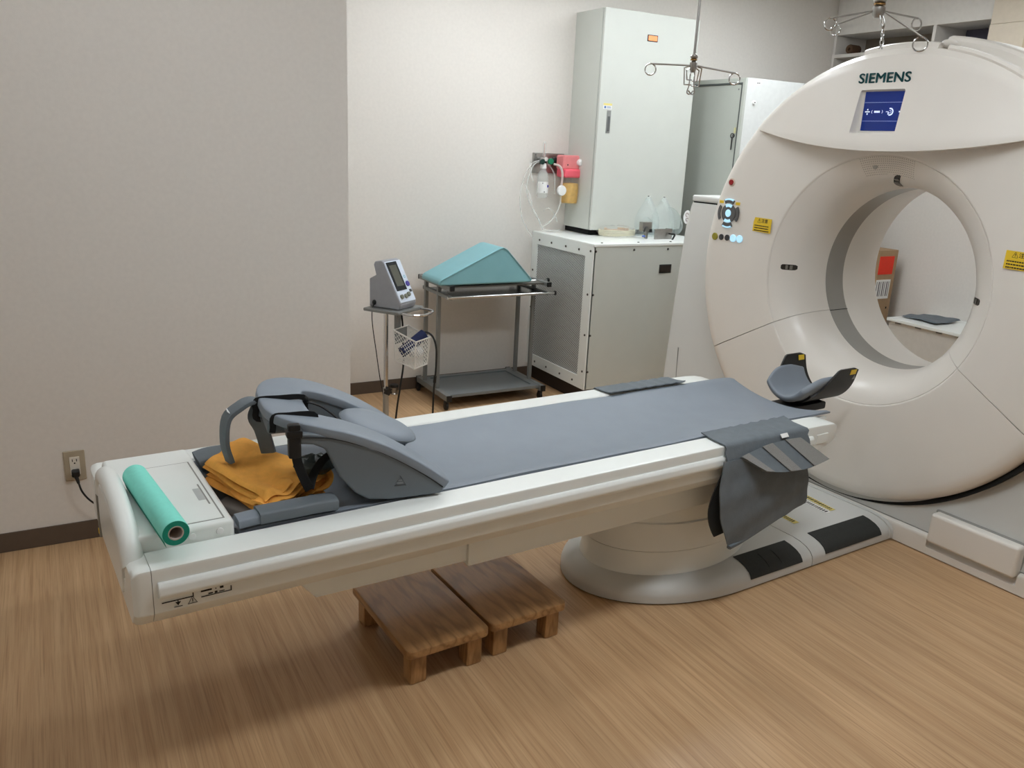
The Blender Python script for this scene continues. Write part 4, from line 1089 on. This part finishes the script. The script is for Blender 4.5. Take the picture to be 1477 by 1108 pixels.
obj('front_rail', cyl((XA-.02, -.225, .680), (XB+.05, -.225, .680), .009), M_chrome, t)
obj('front_rail_cap', box(XB+.047, XB+.058, -.237, -.213, .668, .692, .002), M_black, t)
obj('tray', box(XA+.01, XB-.01, -.21, .16, .672, .679, .002), mat('glass_grey', rgb(104, 108, 106), .15, .1), t)
obj('top_shelf', box(XA+.012, XB-.012, -.20, .20, .732, .742, .002), mat('shelf_dark', rgb(92, 90, 84), .3, .2), t)
obj('push_bar', cyl((XA, .215, .735), (XB+.06, .215, .735), .009), M_chrome, t)
obj('rear_bar', cyl((XB-.05, -.10, .738), (XB+.07, -.10, .738), .009), M_chrome, t)
obj('rear_bar_cap', cyl((XB+.068, -.10, .738), (XB+.080, -.10, .738), .013), M_black, t)

WO = (2.20, 4.45, .748)
wd = prism([(-.288, .004), (-.295, .018), (-.283, .040), (.085, .214), (.115, .218), (.140, .205), (.318, .020), (.312, .004)], 'y', -.175, .095)
bmesh.ops.bevel(wd, geom=[e for e in wd.edges if e.calc_face_angle(0) > .5], offset=.012, segments=3, profile=.5, affect='EDGES')
wt = thing('wedge_cushion', 'teal vinyl wedge cushion lying on the grey steel cart', 'cushion', WO)
obj('body', wd, M_teal, wt, 40)
obj('piping', tube([(-.288, -.176, .034), (.085, -.176, .208), (.110, -.176, .214), (.138, -.176, .200), (.312, -.176, .020)], .0028, 6, 3, smooth=False), M_teal, wt)

# ================================================================== blood pressure monitor on its stand
SX, SY, KS = 1.502, 3.95, .936
def zs(z): return .099+KS*z
def zb(z): return (z-.099)/KS
ANG = math.radians(-55)
t = thing('monitor_stand', 'chrome pole stand with wire basket beside the grey cart', 'stand', (SX, SY, zs(0)), ANG)
t.scale = (KS, KS, KS)
obj('platform', box(-.115, .115, -.115, .135, .642, .660, .005), M_greymet, t)
obj('pole', cyl((-.027, -.025, .18), (-.027, -.025, .645), .0125, 18), M_chrome, t)
obj('flat_post', box(.018, .036, -.012, .030, .47, .645, .002), M_greymet, t)
obj('outer_pole', cyl((-.027, -.025, zb(.06)), (-.027, -.025, .20), .0165, 18, bev=.003), mat('satin_tube', rgb(176, 176, 172), .35, .7), t)
kb = []
for k in range(30):
    a = 2*PI*k/30; r = .021+.004*math.cos(6*a); kb.append((r*math.cos(a), r*math.sin(a)))
obj('clamp_knob', tf(prism(kb, 'z', 0, .02, 0), T(-.012, -.037, .185) @ RY(PI/2) @ RX(.3)), M_black, t)
obj('handle', tube([(.11, -.085, .650), (.185, -.085, .648), (.215, -.05, .646), (.222, .0, .646), (.215, .06, .646), (.19, .10, .648), (.11, .105, .650)], .007, 10, 5), M_chrome, t)
for k in range(5):
    a = 2*PI*k/5+.3
    obj('base_leg', tube([(-.027, -.025, zb(.07)), (-.027+.06*math.cos(a), -.025+.06*math.sin(a), zb(.072)), (-.027+.20*math.cos(a), -.025+.20*math.sin(a), zb(.055))], 0, 10, 4, flat=(.028, .022)), M_greymet, t)
    cst = obj('caster', tf(lathe([(0, -.008), (.018, -.008), (.022, -.005), (.022, .005), (.018, .008), (0, .008)], 16), T(-.027+.20*math.cos(a), -.025+.20*math.sin(a), zb(.0212)) @ RX(PI/2)), M_black, t)
    obj('caster_stem', cyl((-.027+.20*math.cos(a), -.025+.20*math.sin(a), zb(.022)), (-.027+.20*math.cos(a), -.025+.20*math.sin(a), zb(.05)), .006, 10), M_black, cst)
# wire basket
bk = thing('wire_basket', 'white wire basket hung on the monitor stand', 'basket', (SX, SY, zs(0)), ANG)
bk.scale = (KS, KS, KS)
M_wire = mat('white_wire', rgb(226, 224, 218), .4)
x0, x1, y0, y1 = .04, .185, -.05, .095
def bz(x): return .545-.33*(x-.04)
def bzb(x): return .372-.20*(x-.04)
rim = [(x0, y0, bz(x0)), (x1, y0, bz(x1)), (x1, y1, bz(x1)), (x0, y1, bz(x0))]
obj('rim', tube(rim, .0042, 8, closed=True, smooth=False), M_wire, bk)
rimb = [(x0+.01, y0+.006, bzb(x0)), (x1-.012, y0+.006, bzb(x1)), (x1-.012, y1-.006, bzb(x1)), (x0+.01, y1-.006, bzb(x0))]
obj('bottom_rim', tube(rimb, .0036, 8, closed=True, smooth=False), M_wire, bk)
for a, b_ in zip(rim, rimb): obj('corner_wire', tube([a, b_], .0036, 8, smooth=False), M_wire, bk)
def lattice(A, B, Cc, D, n, m):
    bm = bmesh.new()
    A, B, Cc, D = map(Vector, (A, B, Cc, D))
    def pt(u, v): return A*(1-u)*(1-v)+B*u*(1-v)+Cc*u*v+D*(1-u)*v
    for i in range(-m, n+m):
        for sgn in (1, -1):
            pts = []
            for j in range(m+1):
                u = (i+sgn*j)/n if sgn > 0 else (i+m-j)/n
                if -1e-6 <= u <= 1+1e-6: pts.append(pt(min(1, max(0, u)), j/m))
            if len(pts) > 1: merge(bm, tube([pts[0], pts[-1]], (.0016), 4, smooth=False))
    return bm
for a, b_ in ((0, 1), (1, 2), (2, 3)):
    obj('wire_mesh', lattice(rim[a], rim[b_], rimb[b_], rimb[a], 6, 7), M_wire, bk)
obj('wire_mesh', lattice(rimb[0], rimb[1], rimb[2], rimb[3], 6, 6), M_wire, bk)
obj('back_plate', box(x0-.004, x0, y0+.01, y1-.01, .46, .545, .002), M_greymet, bk)
cu = thing('pressure_cuff', 'rolled navy blood pressure cuff in the wire basket', 'cuff', (SX, SY, zs(.42)), ANG)
cu.scale = (KS, KS, KS)
obj('cuff_roll', tf(lathe([(.022, -.085), (.030, -.085), (.031, .085), (.022, .085), (.022, -.085)], 20), T(.115, .03, .045) @ RX(-1.0) @ RY(.35)), mat('navy_cloth', rgb(26, 34, 74), .8, var=.1, scale=120, bump=.4), cu)
bg = sphere((.13, .035, .0), (.045, .05, .03), 14, 8)
for v in bg.verts: v.co += Vector((random.uniform(-.005, .005), random.uniform(-.005, .005), random.uniform(-.006, .006)))
obj('cuff_wrapper', bg, mat('film_white', (.85, .87, .88), .15, var=0, alpha=.5), cu, 20)
obj('air_hose', tube([(.115, .10, .085), (.14, .125, .095), (.175, .14, .07), (.20, .14, .0), (.205, .13, -.12), (.20, .12, -.24), (.20, .11, -.515)], .0055, 8, 6), M_black, cu)
obj('hose_connector', tube([(.204, .127, -.15), (.202, .124, -.19)], .009, 10, smooth=False), M_black, cu)

mo = thing('blood_pressure_monitor', 'grey and white blood pressure monitor with dark display on the pole stand', 'monitor', (SX, SY, zs(.660)), ANG)
mo.scale = (KS, KS, KS)
prof = [(-.105, .002), (-.105, .155), (-.062, .178), (-.078, .232), (-.070, .250), (-.030, .258), (-.018, .252), (.098, .030), (.088, .002)]
obj('casing', prism(prof, 'y', -.070, .085, .006, 3), mat('monitor_grey', rgb(150, 152, 158), .45), mo, 35)
fn = Vector((.222, 0, .116)).normalized(); up_ = Vector((-.116, 0, .222)).normalized()
FM = Matrix(((0, up_.x, fn.x, .0400), (1, 0, 0, .0075), (0, up_.z, fn.z, .1430), (0, 0, 0, 1)))
fp = obj('front_panel', tf(box(-.074, .074, -.118, .120, -.004, .006, .006, 3), FM), mat('panel_bluewhite', rgb(214, 224, 238), .4), mo)
sc = obj('display', tf(box(-.068, .028, -.050, .114, .005, .009, .003), FM), mat('display_black', rgb(34, 36, 40), .15), fp)
obj('display_glass', tf(box(-.052, .012, -.025, .095, .0088, .0096, .002), FM), mat('lcd_olive', rgb(92, 92, 82), .2), sc)
obj('power_button', tf(lathe([(0, 0), (.016, 0), (.015, .006), (0, .007)], 20), FM @ T(.052, -.020, .005)), mat('violet_button', rgb(72, 60, 150), .4), fp)
obj('status_icon', tf(ring2(.005, .009, 0, 2*PI), FM @ T(.050, .022, .0065)), mat('cyan_icon', rgb(110, 190, 200), .5), fp)
for x, y in ((-.048, -.085), (-.008, -.085), (.022, -.078)):
    obj('knob', tf(lathe([(0, 0), (.013, 0), (.012, .010), (0, .011)], 18), FM @ T(x, y, .005)), mat('knob_olive', rgb(120, 122, 106), .4), fp)
obj('small_key', tf(box(.045, .066, -.068, -.052, .005, .008, .002), FM), M_btnd, fp)
obj('power_plug', sphere((-.070, -.075, .028), (.012, .010, .014), 12, 8), M_black, mo)
obj('power_cord', tube([(-.07, -.078, .022), (-.075, -.088, -.02), (-.07, -.09, -.10), (-.06, -.07, -.25), (-.05, -.05, -.40), (-.04, -.03, -.52), (-.03, -.03, -.70)], .0028, 6, 6), M_black, mo)
obj('air_hose', tube([(.02, .05, -.02), (.025, .06, -.1), (.03, .06, -.2), (.04, .05, -.33), (.035, .03, -.45), (.02, .02, -.58), (.0, .02, -.755)], .0055, 8, 6), M_black, mo)

t = thing('door_stop', 'small steel door stop with black top by the back baseboard', 'door stop', (1.80, 4.70, 0))
obj('post', lathe([(0, 0), (.022, 0), (.024, .004), (.020, .008), (.019, .045), (0, .045)], 20), M_steel, t)
obj('bumper', lathe([(0, .045), (.024, .045), (.028, .05), (.026, .062), (0, .064)], 20), M_black, t)

# ------------------------------------------------------------------ wall socket
t = thing('wall_socket', 'beige wall socket plate with black plug on the left wall', 'socket', (-.007, YL, .309))
obj('plate', box(-.036, .036, -.007, 0, -.060, .060, .004, 3), mat('beige_plate', rgb(178, 166, 144), .45), t)
rc_ = obj('receptacle', box(-.017, .017, -.0105, -.006, -.036, .036, .002), mat('socket_white', rgb(226, 220, 208), .4), t)
for x in (-.007, .007): obj('socket_slot', box(x-.0014, x+.0014, -.0112, -.010, .018, .028), M_black, rc_)
obj('socket_slot', tf(lathe([(0, 0), (.003, 0), (0, .0008)], 10), T(0, -.0106, .0115) @ RX(PI/2)), M_black, rc_)
t = thing('power_cord', 'black power cord plugged into the left wall socket', 'power cord', (-.007, YL-.011, .285))
obj('plug', join(box(-.014, .014, -.030, 0, -.012, .014, .006, 3), cyl((0, -.022, -.008), (.006, -.034, -.034), .008, 12, .005)), M_black, t)
obj('cable', tube([(.005, -.032, -.030), (.016, -.040, -.07), (.045, -.040, -.115), (.10, -.040, -.16), (.18, -.045, -.21), (.28, -.05, -.255), (.36, -.05, -.2795)], .0035, 8, 6), M_black, t)

# ================================================================== ceiling hung drip stands
def hanger(label, loc, hs, arms, seed):
    t = thing('ceiling_drip_hanger', label, 'drip hanger', loc, 0, 'ceiling drip hangers')
    top = CEIL-loc[2]
    obj('ceiling_carriage', lathe([(0, top-.03), (.03, top-.03), (.035, top-.02), (.035, top), (0, top)], 20), M_greymet, t)
    obj('rod', cyl((0, 0, .03), (0, 0, top-.01), .0055, 12), M_steel, t)
    obj('hub', lathe([(0, -.035), (.014, -.035), (.020, -.026), (.024, -.012), (.024, .004), (.013, .010), (.012, .016), (.024, .022), (.026, .028), (.020, .034), (.012, .037), (0, .037)], 20), M_steel, t).scale = (hs, hs, 1)
    obj('hub_ring', lathe([(.013, .011), (.022, .012), (.022, .017), (.013, .018)], 20), mat('brass', rgb(150, 116, 70), .35, .9), t).scale = (hs, hs, 1)
    for a, L, dz, rr in arms:
        e = Vector((math.cos(a)*L, math.sin(a)*L, dz)); u = Vector((math.cos(a), math.sin(a), 0))
        s = u*.015+Vector((0, 0, -.008))
        pts = [s, s+(e-s)*.5, e]
        c = e+Vector((0, 0, -rr))-u*.003
        ring = [c+u*(rr*math.sin(k*.42))+Vector((0, 0, rr*math.cos(k*.42))) for k in range(1, 15)]
        obj('hook_arm', tube([tuple(p) for p in pts], .0036, 10, smooth=False), M_steel, t)
        obj('hook', tube([tuple(e)]+[tuple(p) for p in ring], .0030, 8, 2), M_chrome, t)
    return t
av = math.atan2(-.175, .309)
t = hanger('chrome ceiling drip hanger in front of the tall grey cabinet', (2.384, 2.835, 1.90), .62,
       [(av, .178, -.030, .022), (av+PI, .178, -.008, .022)], 1)
for s in (1, -1):
    u = Vector((math.cos(av), math.sin(av), 0)); f_ = Vector((-u.y, u.x, 0))
    for k, (w_, y0_, y1_) in enumerate(((.036, -.02, -.085), (.026, -.028, -.066))):
        fr = [u*(s*.012)+Vector((0, 0, y0_+.01)), u*(s*w_)+Vector((0, 0, y0_+.002)), u*(s*w_)+f_*.03*s+Vector((0, 0, y1_)), u*(s*.006)+f_*.03*s+Vector((0, 0, y1_))]
        obj('folded_hook', tube([tuple(p) for p in fr], .0028, 8, smooth=False), M_chrome, t)
    obj('folded_hook', tube([tuple(u*(s*.008)+Vector((0, 0, -.03))), tuple(u*(s*.010)+Vector((0, 0, -.085))), tuple(u*(s*.016)+Vector((0, 0, -.112))), tuple(u*(s*.004)+Vector((0, 0, -.120))), tuple(u*(s*-.010)+Vector((0, 0, -.105)))], .0028, 8, 4), M_chrome, t)
t = hanger('chrome ceiling drip hanger above the top of the scanner ring', (2.90, 2.385, 2.118), 1.0,
       [(av+PI-.1, .178, -.040, .022), (av+PI-.75, .165, -.050, .020), (av+.25, .182, -.022, .022), (av-.45, .170, -.105, .026)], 2)
for k, dx in enumerate((-.006, .006)):
    obj('folded_hook', tube([(dx, -.012, -.02), (dx*1.3, -.03, -.06), (dx*-1, -.035, -.095), (dx*1.6, -.038, -.125), (dx*-1.5, -.036, -.148)], .0030, 8, 4), M_chrome, t)

# ================================================================== behind the gantry: wall shelf, bench, cartons
t = thing('wall_shelf_unit', 'white wall shelf unit with open compartments behind the scanner', 'shelf', (5.35, 0, 0))
M_shelf = mat('shelf_white', rgb(222, 218, 212), .5)
Y0, Y1 = 3.496, 4.765
obj('back_panel', box(.33, .348, Y0, Y1, 1.85, 2.745), mat('shelf_taupe', rgb(150, 138, 122), .6), t)
obj('fascia', box(0, .34, Y0, Y1, 2.445, 2.745, .002), M_shelf, t)
obj('shelf_board', box(.002, .33, Y0, Y1, 2.285, 2.310, .002), M_shelf, t)
obj('bottom_board', box(.002, .33, Y0, Y1, 1.85, 1.875, .002), M_shelf, t)
for y in (3.508, 3.925, Y1-.012): obj('divider', box(.001, .33, y-.012, y+.012, 1.875, 2.445, .002), M_shelf, t)
obj('dark_compartment_liner', box(.325, .331, 3.522, 3.912, 2.31, 2.443), mat('slate_liner', rgb(92, 90, 104), .6), t)
o = tag(obj('brown_roll', tf(lathe([(.012, -.05), (.03, -.05), (.034, -.04), (.034, .04), (.03, .05), (.012, .05)], 20, closed=True), RY(PI/2)), mat('brown_paper', rgb(84, 62, 44), .8), None, 40, (5.42, 4.63, 2.344)), 'small dark brown roll in the open shelf compartment', 'roll')
o = tag(obj('storage_box', box(-.12, .12, -.30, .30, 0, .30, .006), mat('grey_box', rgb(176, 172, 166), .6), None, 40, (5.50, 4.35, 1.8755)), 'grey storage box on the lower shelf behind the scanner', 'box')
def carton(z0, z1, label, x0=5.27, rot=0.0):
    t = thing('carton', label, 'carton', (x0+.2, 3.22, z0), rot, 'beige cartons on the wall shelf')
    b_ = box(-.2, .19, -.27, .265, 0, z1-z0, .004); obj('body', b_, M_beige, t)
    obj('packing_tape', box(-.2015, -.199, -.03, .03, .01, z1-z0-.01), mat('tape', rgb(190, 172, 146), .4), t)
sh = obj('carton_ledge', box(-.09, .348, 2.92, 3.494, 1.985, 2.005, .002), M_shelf, t)
carton(2.006, 2.40, 'lower beige carton on the wall shelf right of the dark compartment')
carton(2.401, 2.70, 'upper beige carton on the wall shelf right of the dark compartment', 5.275)

t = thing('low_bench_cabinet', 'low white bench cabinet along the right wall seen through the bore', 'cabinet', (5.23, 2.3, 0))
obj('body', box(.01, .465, 0, 1.50, .03, .45, .004), mat('bench_grey', rgb(206, 202, 194), .5), t)
obj('worktop', box(-.01, .465, -.01, 1.51, .45, .472, .004), M_white, t)
obj('kick', box(.04, .465, .01, 1.49, 0, .03), M_gap, t)
for k in range(9): obj('edge_clip', box(-.004, .012, .12+k*.16, .16+k*.16, .440, .450, .001), mat('clip_grey', rgb(110, 108, 104), .5), t)
tag(obj('grey_cloth', cloth_layer([Vector(p) for p in ((0, 0, 0), (.30, .02, 0), (.28, .24, 0), (.02, .30, 0))], 0.002, .012, 3, .003), M_cloth, None, 60, (5.32, 3.48, .480)), 'crumpled grey cloth on the bench behind the scanner', 'cloth')
t = thing('cardboard_box', 'upright cardboard box with red label seen through the bore', 'box', (5.47, 4.26, 0))
obj('body', box(-.10, .10, -.20, .20, 0, .915, .004), M_card, t)
obj('red_label', box(-.098, .062, -.2025, -.1995, .735, .870), mat('red_label', rgb(236, 52, 24), .5), t)
wl = obj('shipping_label', box(-.098, .060, -.2025, -.1995, .55, .695), M_wlab, t)
obj('label_print', join(*[box(-.092+.022*k, -.086+.022*k+.005*(k % 2), -.2032, -.202, .57, .68) for k in range(7)]), mat('grey_ink2', rgb(110, 110, 112), .7), wl)
obj('hand_hole', box(.055, .068, -.2005, -.198, .47, .485), M_gap, t)
